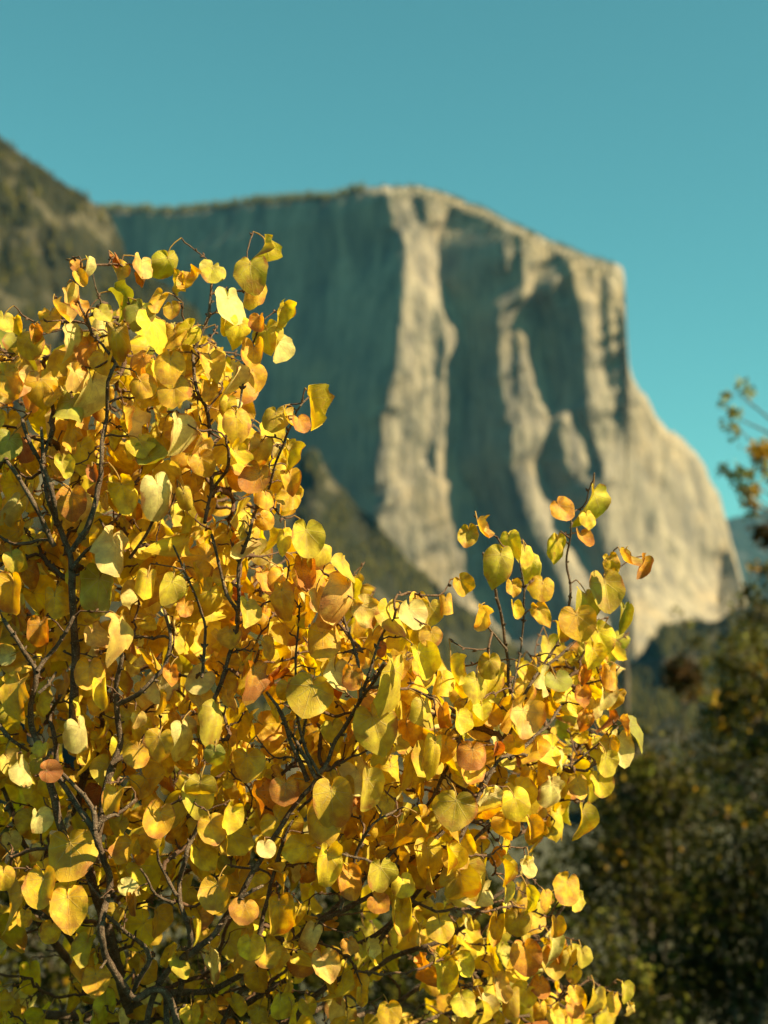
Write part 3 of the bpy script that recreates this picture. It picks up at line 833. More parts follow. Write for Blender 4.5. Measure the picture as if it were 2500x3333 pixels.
# traced limbs: zone, radius at start / end in mm, depth behind the leaf front, points
LIMBS = [
    (Z4, 8, 4.2, 0.02, [(960, 1620), (720, 1400), (600, 1240), (540, 1050), (590, 800), (560, 640), (510, 520), (420, 370), (310, 210)]),
    (Z4, 4, 2.6, 0.01, [(508, 500), (500, 400), (455, 320), (380, 240), (330, 190)]),
    (Z4, 3.4, 2, 0.02, [(525, 480), (590, 425), (680, 385), (735, 340)]),
    (Z4, 7, 3, 0.05, [(900, 1600), (960, 1430), (1010, 1180), (1030, 1060), (985, 920), (965, 790), (1000, 650), (1040, 540), (1085, 450)]),
    (Z4, 3, 1.8, 0.03, [(950, 850), (880, 720), (855, 640), (845, 540)]),
    (Z4, 4.2, 2.2, 0.02, [(1030, 1180), (1140, 1080), (1215, 970), (1300, 870), (1420, 800)]),
    (Z4, 3.8, 2.6, 0.04, [(720, 1370), (760, 1280), (810, 1200), (780, 1130), (690, 1060), (575, 965)]),
    (Z4, 2.4, 1.6, 0.03, [(940, 890), (840, 850), (790, 760), (755, 710)]),
    (Z4, 2.4, 1.6, 0.02, [(545, 860), (500, 820), (470, 780)]),
    (Z4, 13, 7, 0.34, [(1000, 1640), (600, 1530), (300, 1500), (0, 1490), (-300, 1380)]),
    (Z4, 11, 6, 0.40, [(900, 1650), (500, 1350), (260, 1060), (120, 880), (20, 800), (-120, 640)]),
    (Z4, 9, 4, 0.28, [(700, 1640), (440, 1180), (300, 1000), (180, 930), (60, 850)]),
    (Z4, 6, 3, 0.22, [(400, 1060), (230, 720), (120, 560), (40, 330), (0, 250)]),
    (Z3, 10, 5, 0.14, [(700, 2800), (560, 2300), (440, 1900), (420, 1640), (500, 1450), (545, 1330), (560, 1240)]),
    (Z3, 6.5, 2.6, 0.06, [(520, 2000), (560, 1640), (620, 1450), (650, 1350), (630, 1150), (640, 1000), (660, 880), (620, 800)]),
    (Z3, 4, 2.4, 0.05, [(610, 1470), (690, 1410), (770, 1380), (800, 1360)]),
    (Z3, 6, 3.0, 0.05, [(360, 1900), (280, 1620), (245, 1430), (190, 1320), (170, 1180), (195, 1010), (190, 960), (110, 820), (20, 690)]),
    (Z3, 3.4, 2.4, 0.04, [(195, 970), (260, 890), (330, 800), (400, 680)]),
    (Z3, 2.6, 1.7, 0.03, [(205, 1080), (260, 1040), (300, 980)]),
    (Z3, 3.4, 2, 0.06, [(0, 1260), (60, 1340), (150, 1400)]),
    (Z3, 4, 2, 0.08, [(300, 1500), (290, 1300), (270, 1210), (330, 1100)]),
    (Z3, 7, 3.2, 0.06, [(400, 1350), (405, 900), (400, 720), (390, 460), (375, 330), (320, 180), (265, 40), (230, -140)]),
    (Z1, 4.2, 2.4, 0.03, [(395, 1810), (490, 1640), (540, 1440), (550, 1260), (580, 1100), (590, 900), (632, 805)]),
    (Z1, 3.6, 2.6, 0.03, [(310, 1660), (280, 1500), (230, 1350), (180, 1260), (140, 1170), (120, 1100)]),
    (Z1, 3, 2.2, 0.02, [(235, 1345), (232, 1230), (225, 1150)]),
    (Z1, 2.8, 2, 0.03, [(230, 1330), (265, 1240), (290, 1160)]),
    (Z1, 4, 2.6, 0.03, [(290, 1790), (190, 1560), (110, 1430), (40, 1330)]),
    (Z1, 2.2, 1.5, 0.02, [(498, 645), (470, 560), (430, 480), (410, 400)]),
    (Z1, 2.6, 1.6, 0.03, [(630, 820), (560, 700), (498, 645)]),
    (Z1, 2.0, 1.1, 0.10, [(590, 640), (550, 480), (515, 380), (500, 310)]),
    (Z1, 3.2, 2, 0.08, [(1150, 1520), (1120, 1080), (1060, 950), (1050, 750), (1110, 600), (1140, 430)]),
    (Z1, 2.8, 1.6, 0.06, [(1110, 1660), (1140, 1500), (1230, 1350), (1220, 1200), (1250, 1120), (1290, 1040), (1320, 880)]),
    (Z1, 2.0, 1.2, 0.04, [(1430, 1560), (1490, 1350), (1540, 1200), (1600, 1060), (1670, 980)]),
    (Z3, 3.8, 2.2, 0.05, [(640, 1150), (760, 1080), (850, 990), (900, 930), (925, 800), (890, 640)]),
    (Z3, 3.6, 2, 0.06, [(1080, 1360), (1200, 1000), (1285, 700), (1230, 560), (1190, 430), (1140, 230)]),
    (Z3, 3.2, 1.8, 0.07, [(1275, 720), (1290, 560), (1290, 380), (1340, 230), (1385, 90), (1450, -100)]),
    (Z3, 2.4, 1.4, 0.06, [(1090, 1000), (1105, 800), (1100, 700), (1040, 540), (930, 290)]),
    (Z3, 2.6, 1.6, 0.05, [(700, 360), (780, 240), (830, 150), (920, 80)]),
    (Z3, 3, 1.7, 0.05, [(390, 420), (470, 320), (560, 250), (570, 200), (540, 150)]),
    (Z3, 4, 2, 0.05, [(1659, 1560), (1600, 1420), (1520, 1200), (1440, 1080)]),
    (Z3, 3, 1.8, 0.05, [(1600, 1420), (1640, 1280), (1659, 1200)]),
    (Z5, 7, 2.6, 0.05, [(-600, 2500), (-250, 1950), (60, 1450), (180, 1300), (270, 1120), (390, 920), (480, 780)]),
    (Z5, 2.8, 1.8, 0.03, [(380, 930), (370, 800), (345, 700), (310, 600), (290, 530)]),
    (Z5, 2.4, 1.4, 0.03, [(395, 900), (430, 770), (480, 640), (530, 570)]),
    (Z5, 3.2, 1.8, 0.05, [(180, 1290), (120, 1180), (60, 1080), (10, 980)]),
    (Z5, 2.6, 1.5, 0.05, [(190, 1270), (115, 1100), (85, 870), (100, 590)]),
    (Z5, 6, 2.2, 0.10, [(-300, 2600), (150, 2000), (500, 1640), (700, 1380), (830, 1100), (880, 960)]),
    (Z5, 6, 2.2, 0.10, [(0, 2600), (400, 2100), (780, 1600), (960, 1230), (1050, 1080), (1060, 980), (1050, 870), (1030, 690), (990, 450), (930, 280)]),
    (Z5, 1.8, 1.1, 0.04, [(1035, 710), (990, 650), (935, 590)]),
    (Z5, 1.8, 1.0, 0.05, [(1060, 900), (1110, 640), (1112, 430), (1080, 240)]),
    (Z5, 3, 1.6, 0.06, [(1000, 1160), (1120, 900), (1200, 780), (1270, 670), (1320, 600)]),
    (Z5, 2.2, 1.3, 0.04, [(1290, 640), (1325, 450), (1305, 320), (1325, 190), (1330, 120)]),
    (Z5, 2.4, 1.3, 0.05, [(1200, 790), (1320, 700), (1400, 600), (1480, 420), (1540, 340)]),
    (Z5, 3.5, 1.6, 0.06, [(800, 1620), (1000, 1220), (1180, 1200), (1320, 1230), (1430, 1150), (1540, 1060)]),
    (Z5, 3, 1.5, 0.06, [(1050, 1200), (1210, 1060), (1340, 890), (1460, 850)]),
    (Z8, 9, 3, 0.10, [(-900, 1560), (-300, 1180), (0, 1000), (200, 850), (400, 740), (560, 650), (700, 520), (860, 380), (980, 250)]),
    (Z8, 8, 3, 0.14, [(-900, 1650), (-300, 1350), (0, 1170), (250, 1040), (500, 920), (720, 760), (860, 640), (960, 520), (1060, 400), (1160, 300)]),
    (Z8, 9, 3, 0.20, [(-700, 1800), (100, 1370), (400, 1190), (600, 1040), (830, 950), (1000, 870), (1150, 720), (1250, 640), (1330, 520)]),
    (Z8, 8, 2.6, 0.22, [(-300, 1850), (350, 1382), (600, 1290), (830, 1150), (1010, 1090), (1140, 1160), (1250, 1080), (1400, 960), (1500, 820), (1560, 720)]),
    (Z8, 7, 2.4, 0.24, [(-100, 1900), (700, 1420), (1000, 1300), (1200, 1200), (1400, 1160), (1480, 1060)]),
    (Z8, 6, 2, 0.22, [(200, 1950), (900, 1520), (1300, 1350), (1500, 1330), (1650, 1330), (1760, 1280)]),
    (Z8, 3.4, 1.8, 0.06, [(-100, 900), (60, 330), (200, 150), (240, 40)]),
    (Z8, 3.2, 1.6, 0.06, [(340, 760), (400, 560), (440, 420), (520, 300), (650, 230)]),
    (Z8, 2.6, 1.4, 0.04, [(600, 610), (520, 510), (380, 470), (220, 430)]),
]
limb_paths = []
for z, r0, r1, dt, pts in LIMBS:
    pp = zz(z, pts)
    pp = np.array(pp)
    P = at(pp[:, 0], pp[:, 1], t0(pp[:, 0], pp[:, 1]) + (dt - 0.055 if dt < 0.09 else dt) + 0.03 * vnoise(pp[:, 0] / 90, pp[:, 1] / 90, 91))
    limb_paths.append([P, r0, r1])
# continue the lowest limbs down to the crown of the root
for L in limb_paths:
    P, r0, r1 = L
    px, py, tt = project(P[:1])
    if py[0] > 3333:
        a = P[0]; up = np.array([ROOT[0] + rng.uniform(-0.05, 0.05), ROOT[1] + rng.uniform(-0.04, 0.04), ROOT[2]])
        L[0] = np.vstack([up, up + (a - up) * np.array([0.35, 0.35, 0.5]) + rng.normal(0, 0.015, 3), P])
        L[1] = r0 * 1.25

shrub = link('redbud_shrub', None, loc=ROOT, label='redbud shrub with golden yellow heart-shaped autumn leaves filling the foreground', category='shrub')

nodes = []; ndir = []; plen = []; nrad = []
limb_smooth = []
for P, r0, r1 in limb_paths:
    S = smooth_path(P, 0.012)
    S = S + 0.0016 * np.stack([fbm(np.arange(len(S)) / 3.0, np.full(len(S), k * 7.3 + len(limb_smooth)), 95, 2) for k in range(3)], -1)
    R = np.linspace(r0, r1, len(S)) / 1000.0
    limb_smooth.append((S, R))
    T = np.gradient(S, axis=0); T /= np.linalg.norm(T, axis=1)[:, None] + 1e-9
    nodes.append(S); ndir.append(T); plen.append(np.linspace(0, np.linalg.norm(np.diff(S, axis=0), axis=1).sum(), len(S)) * 0.3); nrad.append(R)
nodes = np.vstack(nodes); ndir = np.vstack(ndir); plen = np.concatenate(plen); nrad = np.concatenate(nrad)

# ---- leaves: (zone, x, y, width, colour, turn of the face (deg, + = to the sun), roll of the tip (deg), fold 0..1)
LC = {'g': (0.36, 0.33, 0.03), 'yg': (0.64, 0.49, 0.025), 'y': (0.86, 0.61, 0.010), 'd': (0.79, 0.45, 0.006), 'o': (0.74, 0.32, 0.010), 'r': (0.48, 0.13, 0.012),
      'c': (0.86, 0.70, 0.24), 'p': (0.82, 0.52, 0.11), 'v': (0.60, 0.40, 0.012)}
HAND = [
    (Z1, 410, 275, 80, 'o', 20, 10, .5), (Z1, 485, 275, 70, 'c', 60, 0, .6), (Z1, 440, 345, 110, 'd', 10, 20, .5), (Z1, 635, 260, 115, 'r', 0, 20, .6), (Z1, 650, 310, 130, 'd', -20, 10, .4), (Z1, 765, 290, 110, 'p', 50, -10, .5),
    (Z1, 775, 350, 130, 'o', -10, 0, .5), (Z1, 905, 280, 165, 'yg', 35, 20, .5), (Z1, 965, 370, 120, 'y', -30, -20, .4), (Z1, 1050, 380, 170, 'd', -30, 10, .2), (Z1, 1135, 320, 165, 'yg', 20, -5, .6),
    (Z1, 1350, 300, 200, 'v', -20, 10, .3), (Z1, 1420, 200, 130, 'y', 65, -10, .4), (Z1, 1360, 420, 190, 'd', -10, -10, .4), (Z1, 1240, 500, 160, 'c', 45, 20, .5), (Z1, 1290, 620, 150, 'y', 20, 0, .5),
    (Z1, 1520, 545, 170, 'yg', 30, -10, .7), (Z1, 1440, 660, 190, 'yg', -20, 10, .4), (Z1, 1370, 770, 210, 'd', -10, 0, .3), (Z1, 1500, 730, 130, 'c', 55, 0, .5), (Z1, 1400, 590, 120, 'o', -30, 0, .3), (Z1, 1215, 600, 120, 'y', 20, 10, .5),
    (Z1, 1480, 1110, 175, 'v', -10, -10, .4), (Z1, 1545, 1120, 110, 'p', 60, 0, .6), (Z1, 1625, 1140, 120, 'o', 30, 20, .6), (Z1, 1680, 1040, 150, 'y', 70, 20, .6), (Z1, 1565, 1300, 165, 'yg', 30, 10, .5), (Z1, 1570, 1430, 150, 'd', 0, 0, .4), (Z1, 1555, 1540, 170, 'd', 20, -20, .5),
    (Z1, 1380, 1440, 200, 'o', -10, 0, .2), (Z1, 1400, 1270, 170, 'p', 20, 0, .5), (Z1, 1440, 1540, 130, 'd', 20, 0, .4), (Z1, 1290, 1310, 150, 'y', 30, 20, .5), (Z1, 1280, 1130, 180, 'd', 0, 10, .4), (Z1, 1230, 1030, 110, 'y', 20, 0, .6),
    (Z1, 20, 590, 110, 'yg', 40, 0, .5), (Z1, 90, 600, 120, 'y', 20, 10, .6), (Z1, 165, 700, 160, 'v', -20, 0, .3), (Z1, 190, 640, 100, 'o', 30, 20, .6), (Z1, 270, 570, 140, 'd', -20, 5, .3), (Z1, 320, 530, 90, 'p', 60, 20, .5), (Z1, 370, 460, 130, 'p', 70, 45, .7), (Z1, 430, 520, 100, 'o', 60, 30, .6),
    (Z1, 385, 680, 130, 'c', 60, 20, .4), (Z1, 660, 470, 150, 'g', 45, 30, .5), (Z1, 745, 545, 200, 'g', -5, -10, .4), (Z1, 620, 670, 230, 'v', -15, 0, .2), (Z1, 840, 620, 160, 'y', 55, 0, .4), (Z1, 565, 540, 120, 'yg', 20, 40, .5), (Z1, 850, 470, 150, 'd', 10, -20, .4), (Z1, 930, 520, 110, 'd', -10, 10, .4),
    (Z1, 470, 740, 190, 'o', -10, 10, .3), (Z1, 560, 800, 180, 'd', -20, 0, .3), (Z1, 780, 930, 175, 'd', 10, 30, .5), (Z1, 370, 1060, 250, 'g', 10, -15, .4), (Z1, 290, 990, 110, 'd', -30, 20, .3), (Z1, 230, 930, 180, 'd', 20, 10, .3), (Z1, 500, 960, 160, 'c', 55, -10, .5), (Z1, 400, 890, 160, 'p', 40, 0, .5),
    (Z1, 920, 820, 190, 'd', -10, 0, .3), (Z1, 940, 970, 210, 'd', 0, 10, .3), (Z1, 940, 660, 160, 'd', -10, 0, .3), (Z1, 1150, 810, 180, 'd', 10, 20, .4), (Z1, 1270, 880, 130, 'c', 60, 0, .5), (Z1, 1130, 970, 150, 'd', 10, 0, .5),
    (Z1, 830, 1340, 220, 'g', 0, 25, .4), (Z1, 770, 1250, 180, 'y', 10, 40, .4), (Z1, 700, 1130, 180, 'c', 40, 10, .4), (Z1, 960, 1180, 150, 'c', 50, 0, .4), (Z1, 1065, 1270, 170, 'p', 30, -20, .4), (Z1, 1100, 1350, 170, 'd', 10, 10, .4), (Z1, 670, 1510, 240, 'y', 5, 5, .4), (Z1, 865, 1500, 190, 'c', 35, 20, .4),
    (Z1, 390, 1560, 210, 'o', 0, 0, .3), (Z1, 340, 1370, 140, 'yg', 30, 0, .5), (Z1, 505, 1400, 110, 'r', 0, 0, .4), (Z1, 1000, 1530, 130, 'v', 10, 0, .2), (Z1, 30, 1250, 180, 'g', 20, 0, .3), (Z1, 40, 900, 190, 'd', -20, 20, .4), (Z1, 110, 900, 130, 'p', 60, 0, .6),
    (Z3, 525, 540, 290, 'g', -5, 0, .25), (Z3, 630, 330, 180, 'c', 50, 0, .4), (Z3, 790, 500, 190, 'y', 5, 0, .4), (Z3, 915, 530, 180, 'yg', 20, 0, .5), (Z3, 70, 550, 230, 'd', -15, 0, .3), (Z3, 75, 380, 140, 'yg', 10, 20, .4), (Z3, 995, 640, 110, 'o', 20, 0, .6), (Z3, 530, 790, 150, 'p', 30, 20, .4),
    (Z3, 660, 750, 150, 'p', 50, 0, .4), (Z3, 210, 760, 180, 'o', 0, 0, .4), (Z3, 90, 1090, 220, 'd', -20, 0, .2), (Z3, 1240, 790, 150, 'd', -20, 0, .2), (Z3, 1335, 650, 150, 'yg', 30, 0, .3), (Z3, 545, 1090, 170, 'y', 0, 10, .4), (Z3, 1180, 1220, 150, 'yg', 45, -10, .3), (Z3, 1000, 1320, 150, 'c', 35, 10, .4),
    (Z3, 850, 1370, 190, 'd', -20, 0, .2), (Z3, 1340, 1480, 210, 'd', -15, 0, .15), (Z3, 1080, 1620, 200, 'yg', 0, 0, .5), (Z3, 220, 1400, 110, 'yg', 20, 0, .4), (Z3, 60, 1470, 130, 'p', 40, 30, .4), (Z3, 125, 1520, 120, 'c', 50, 30, .4), (Z3, 1370, 1020, 140, 'o', 50, 0, .5), (Z3, 740, 1240, 110, 'p', 30, 0, .7), (Z3, 915, 1000, 130, 'o', 20, 0, .6),
    (Z3, 440, 1320, 150, 'c', 45, 20, .4), (Z3, 1160, 1430, 130, 'g', -10, 0, .2), (Z3, 480, 990, 190, 'd', 0, 0, .4), (Z3, 740, 1430, 170, 'd', 10, 0, .5), (Z3, 285, 1510, 140, 'r', 0, 80, .7),
    (Z4, 205, 460, 140, 'c', 40, 0, .5), (Z4, 610, 340, 180, 'd', 0, 0, .3), (Z4, 850, 460, 220, 'd', 10, -20, .5), (Z4, 1065, 340, 220, 'yg', 0, 10, .4), (Z4, 1150, 500, 170, 'd', 20, 10, .4), (Z4, 1240, 430, 130, 'y', 40, 0, .3), (Z4, 1430, 610, 110, 'c', 30, 0, .5), (Z4, 390, 650, 330, 'd', -10, 0, .2), (Z4, 220, 820, 230, 'd', -10, 0, .2),
    (Z4, 370, 920, 240, 'd', 0, 0, .3), (Z4, 1170, 860, 230, 'd', -10, 0, .3), (Z4, 1310, 950, 180, 'o', 0, 0, .3), (Z4, 1510, 960, 250, 'd', 0, 0, .3), (Z4, 1350, 1140, 170, 'y', 10, 0, .4), (Z4, 1440, 1190, 170, 'd', 0, 0, .4), (Z4, 960, 1220, 130, 'yg', 30, 0, .4), (Z4, 20, 760, 130, 'd', 10, 0, .4), (Z4, 130, 980, 110, 'd', 10, 0, .4), (Z4, 700, 820, 130, 'c', 20, 50, .5), (Z4, 720, 910, 160, 'o', 0, 0, .5), (Z4, 1540, 300, 190, 'o', 10, 0, .4),
    (Z4, 700, 620, 200, 'd', -20, 0, .3), (Z4, 800, 560, 150, 'd', -20, 0, .3), (Z4, 520, 1320, 170, 'd', 0, 0, .3),
    (Z5, 860, 215, 135, 'v', 0, 0, .4), (Z5, 912, 170, 70, 'p', 65, 0, .5), (Z5, 1005, 325, 165, 'yg', 15, 5, .6), (Z5, 1050, 220, 105, 'y', -20, 20, .4), (Z5, 840, 420, 115, 'd', 20, 40, .4), (Z5, 905, 565, 130, 'p', 30, 10, .5), (Z5, 1150, 340, 140, 'yg', 0, 0, .4), (Z5, 1120, 290, 100, 'y', 20, 10, .4),
    (Z5, 1195, 440, 130, 'd', 0, 0, .4), (Z5, 1065, 440, 100, 'd', 20, 10, .5), (Z5, 1070, 540, 100, 'y', 20, 0, .5), (Z5, 1195, 550, 125, 'd', -10, 20, .3), (Z5, 1290, 85, 130, 'o', 0, 50, .5), (Z5, 1425, 50, 115, 'yg', 50, 0, .4), (Z5, 1400, 130, 90, 'y', 30, 0, .6), (Z5, 1265, 250, 115, 'y', 20, 0, .5),
    (Z5, 1380, 220, 110, 'o', 20, 0, .5), (Z5, 1510, 330, 120, 'd', 0, 0, .4), (Z5, 1560, 310, 90, 'p', 40, 0, .5), (Z5, 1640, 340, 115, 'o', 30, -30, .6), (Z5, 1485, 450, 200, 'v', 0, 0, .4), (Z5, 1360, 600, 195, 'd', -10, 0, .3), (Z5, 1565, 560, 130, 'g', 10, 0, .3), (Z5, 1405, 500, 150, 'yg', 30, 0, .4),
    (Z5, 1460, 665, 155, 'y', 0, 10, .4), (Z5, 1420, 740, 130, 'y', 20, 0, .4), (Z5, 1270, 640, 120, 'yg', 30, 0, .5), (Z5, 1500, 840, 140, 'd', 0, 0, .4), (Z5, 1480, 930, 120, 'c', 35, 0, .6), (Z5, 1535, 940, 120, 'd', 10, 0, .4), (Z5, 1380, 920, 100, 'o', 0, 0, .5), (Z5, 1390, 1030, 115, 'o', 0, 0, .4),
    (Z5, 1610, 1090, 110, 'g', 65, 0, .4), (Z5, 1565, 1060, 80, 'p', 30, 0, .5), (Z5, 1540, 1150, 150, 'c', 20, 0, .6), (Z5, 1500, 1150, 120, 'd', -10, 0, .4), (Z5, 1450, 1330, 130, 'y', 30, 0, .4), (Z5, 1480, 1230, 110, 'yg', 40, 0, .4), (Z5, 1290, 1220, 90, 'c', 55, 0, .4), (Z5, 1380, 1480, 135, 'yg', 30, 0, .5), (Z5, 1360, 1330, 110, 'd', 10, 0, .4), (Z5, 1240, 1360, 130, 'c', 40, 0, .5),
    (Z5, 30, 220, 120, 'y', -20, 0, .2), (Z5, 135, 220, 185, 'yg', 15, 0, .5), (Z5, 205, 290, 140, 'yg', 30, 0, .4), (Z5, 120, 370, 175, 'o', 0, 0, .5), (Z5, 20, 480, 150, 'd', -20, 0, .3), (Z5, 300, 360, 110, 'yg', 60, 0, .5), (Z5, 322, 480, 150, 'p', 55, 0, .4), (Z5, 410, 550, 170, 'p', 25, 30, .4), (Z5, 190, 520, 140, 'p', 45, 10, .5),
    (Z5, 605, 570, 150, 'c', 35, 20, .4), (Z5, 520, 580, 130, 'y', 55, 0, .4), (Z5, 655, 770, 180, 'y', 20, 15, .3), (Z5, 210, 680, 185, 'd', -10, 10, .3), (Z5, 690, 550, 150, 'v', 0, 0, .2), (Z5, 765, 510, 110, 'd', 10, 0, .3), (Z5, 640, 500, 100, 'd', 0, 0, .3), (Z5, 695, 660, 120, 'd', 0, 0, .2), (Z5, 530, 870, 170, 'yg', 60, 0, .3), (Z5, 450, 1065, 230, 'yg', 5, 10, .4),
    (Z5, 145, 930, 235, 'v', 0, 0, .3), (Z5, 755, 1015, 160, 'o', 0, 0, .4), (Z5, 680, 1000, 130, 'yg', 45, 0, .4), (Z5, 820, 1040, 130, 'y', 30, 0, .5), (Z5, 1110, 1040, 225, 'p', 20, -5, .3), (Z5, 1270, 870, 145, 'g', 10, 0, .3), (Z5, 1200, 860, 100, 'c', 60, 0, .4), (Z5, 910, 885, 120, 'yg', 40, 0, .4), (Z5, 925, 985, 100, 'y', 10, 0, .4), (Z5, 955, 790, 130, 'v', -10, 0, .3),
    (Z5, 780, 800, 110, 'yg', 45, 0, .5), (Z5, 880, 1200, 160, 'o', 0, 0, .3), (Z5, 715, 1170, 170, 'y', 10, 0, .3), (Z5, 1215, 1175, 170, 'y', 20, -60, .3), (Z5, 1210, 1275, 160, 'd', -10, 0, .3), (Z5, 480, 700, 60, 'r', 20, 0, .8), (Z5, 340, 840, 120, 'o', 0, 0, .4), (Z5, 270, 840, 110, 'c', 50, 0, .4), (Z5, 1070, 1150, 120, 'd', 0, 0, .4), (Z5, 1000, 1170, 100, 'r', 10, 0, .6),
    (Z8, 300, 190, 270, 'v', -5, 10, .4), (Z8, 490, 115, 210, 'yg', 25, 0, .6), (Z8, 260, 290, 260, 'd', 0, 20, .3), (Z8, 960, 240, 270, 'v', -5, 0, .4), (Z8, 1140, 190, 180, 'c', 25, 0, .7), (Z8, 1300, 200, 190, 'y', 10, 30, .3), (Z8, 1240, 320, 175, 'd', -20, 0, .2), (Z8, 1385, 330, 170, 'd', 20, 20, .6), (Z8, 670, 825, 270, 'yg', 10, 0, .5),
    (Z8, 400, 620, 200, 'o', 10, 10, .6), (Z8, 560, 590, 200, 'yg', 25, 0, .5), (Z8, 280, 520, 210, 'y', 10, 0, .3), (Z8, 1000, 640, 270, 'v', -5, 10, .4), (Z8, 1120, 570, 190, 'yg', 45, 0, .4), (Z8, 1240, 560, 110, 'y', 60, 10, .3), (Z8, 1350, 530, 120, 'c', 30, 0, .6), (Z8, 935, 500, 130, 'y', 60, 10, .3), (Z8, 1565, 660, 170, 'd', 20, -20, .6), (Z8, 1610, 720, 110, 'yg', 40, -10, .5),
    (Z8, 1250, 670, 110, 'c', 30, 0, .4), (Z8, 1370, 720, 160, 'yg', 20, 0, .5), (Z8, 1310, 840, 180, 'v', 0, 0, .6), (Z8, 1500, 1040, 200, 'v', -5, 0, .3), (Z8, 1500, 960, 130, 'c', 30, 0, .4), (Z8, 1350, 1030, 210, 'o', 0, 0, .4), (Z8, 900, 1110, 200, 'y', 10, 20, .3), (Z8, 1020, 1060, 160, 'y', 10, 60, .4), (Z8, 265, 1080, 200, 'p', 10, 10, .5), (Z8, 490, 1000, 110, 'c', 50, 0, .4),
    (Z8, 400, 970, 120, 'o', 20, 20, .5), (Z8, 1270, 1270, 170, 'v', -5, 0, .3), (Z8, 1010, 1280, 160, 'yg', 10, 20, .4), (Z8, 1130, 1310, 120, 'c', 50, 0, .4), (Z8, 1200, 1180, 160, 'p', 20, 20, .5), (Z8, 1430, 1200, 150, 'o', 0, 0, .4), (Z8, 890, 880, 170, 'd', 10, 0, .4), (Z8, 1180, 880, 200, 'd', 0, 0, .4), (Z8, 1510, 860, 130, 'd', 20, 0, .4), (Z8, 560, 730, 140, 'o', 0, 60, .4), (Z8, 700, 640, 150, 'y', 20, 20, .4), (Z8, 610, 1330, 150, 'd', 0, 0, .3), (Z8, 460, 1240, 130, 'd', 0, 0, .4), (Z8, 1600, 1030, 140, 'yg', 30, 0, .4),
    (Z6, 450, 2070, 200, 'c', 20, -5, .5), (Z6, 660, 2010, 140, 'yg', 20, 0, .5), (Z6, 590, 2090, 130, 'd', 40, 0, .5), (Z6, 690, 2130, 110, 'p', 30, 0, .5), (Z6, 340, 2120, 130, 'o', 0, 40, .5), (Z6, 380, 1790, 130, 'yg', 30, 0, .5), (Z6, 320, 1900, 130, 'd', 10, 0, .4), (Z6, 340, 2030, 130, 'd', 10, 0, .4), (Z6, 120, 2140, 150, 'd', 0, 0, .4), (Z6, 210, 2190, 130, 'y', 20, 0, .4), (Z6, 40, 1240, 110, 'c', 30, 0, .5), (Z6, 160, 1430, 130, 'd', 30, 0, .5),
]
leaves = []     # dict per leaf: base point B, tip a, normal n, width w, colour, wear, fold, hero hint
CAMDIR = np.array([0, -1.0, 0])


def add_leaf(px, py, t, w_m, code, turn, roll, fold, bend=None):
    """px, py = middle of the blade."""
    turn = math.radians(turn + rng.normal(0, 6)); tilt = rng.normal(0.12, 0.22)
    nrm = np.array([math.sin(turn), -math.cos(turn), tilt]); nrm /= np.linalg.norm(nrm)
    side = np.cross(np.array([0, 0, 1.0]), nrm); side /= np.linalg.norm(side)
    dn = np.cross(side, nrm)
    if dn[2] > 0:
        dn = -dn
    rl = math.radians(roll + rng.normal(0, 7))
    a = math.cos(rl) * dn + math.sin(rl) * side
    c = at(px, py, t)
    B = c - a * w_m * 0.26
    colr = np.array(LC[code]) * rng.uniform(0.86, 1.12) * rng.uniform(0.95, 1.05, 3)
    wear = {'o': 0.55, 'r': 0.8, 'p': 0.2, 'd': 0.12, 'y': 0.05, 'c': 0.12, 'v': 0.12, 'yg': 0.05, 'g': 0.0}[code] * rng.uniform(0.3, 1.5)
    leaves.append(dict(B=B, a=a, n=nrm, w=w_m, c=colr, wear=min(wear, 1), fold=fold, code=code, ctr=c))


for z, x, y, w, code, turn, roll, fold in HAND:
    px, py = z[0] + x * z[2], z[1] + y * z[2]
    t = float(t0(px, py)) + rng.normal(0, 0.018) - 0.03
    add_leaf(px, py, t, w * z[2] / FPX * t / max(0.62, math.cos(math.radians(abs(turn)))) * 0.92, code, turn, roll, fold)

OUT = [(-260, 1150), (0, 1090), (110, 1120), (250, 1130), (330, 1040), (420, 1010), (560, 1050), (640, 1110), (700, 1180), (780, 1170), (850, 1230), (800, 1300), (700, 1330), (780, 1400), (900, 1420), (960, 1470), (940, 1640), (850, 1720), (900, 1770), (1060, 1800),
       (1110, 1890), (1200, 1960), (1340, 2000), (1400, 2130), (1480, 2200), (1560, 2260), (1640, 2180), (1800, 2110), (1960, 2060), (2030, 2090), (1990, 2180), (2000, 2300), (2000, 2420), (1930, 2520), (1920, 2640), (1800, 2730), (1700, 2800), (1560, 2840), (1500, 2880), (1640, 2900), (1840, 2920), (1800, 3040), (1860, 3120), (1840, 3230), (1960, 3290), (2000, 3420), (1500, 3560), (-260, 3560)]
GAPS = [[(1050, 2960), (1250, 2870), (1320, 3000), (1180, 3080), (1000, 3120)], [(1180, 3200), (1360, 3080), (1390, 3333), (1200, 3333)], [(0, 3010), (260, 3080), (330, 3240), (0, 3260)], [(1000, 2900), (1180, 2830), (1240, 2880), (1050, 2960)], [(930, 1700), (1010, 1560), (1080, 1700), (1000, 1740)]]
codes = ['y', 'd', 'yg', 'v', 'g', 'o', 'c', 'p', 'r']
cw = np.array([0.37, 0.31, 0.12, 0.05, 0.015, 0.055, 0.075, 0.02, 0.012]); cw /= cw.sum()


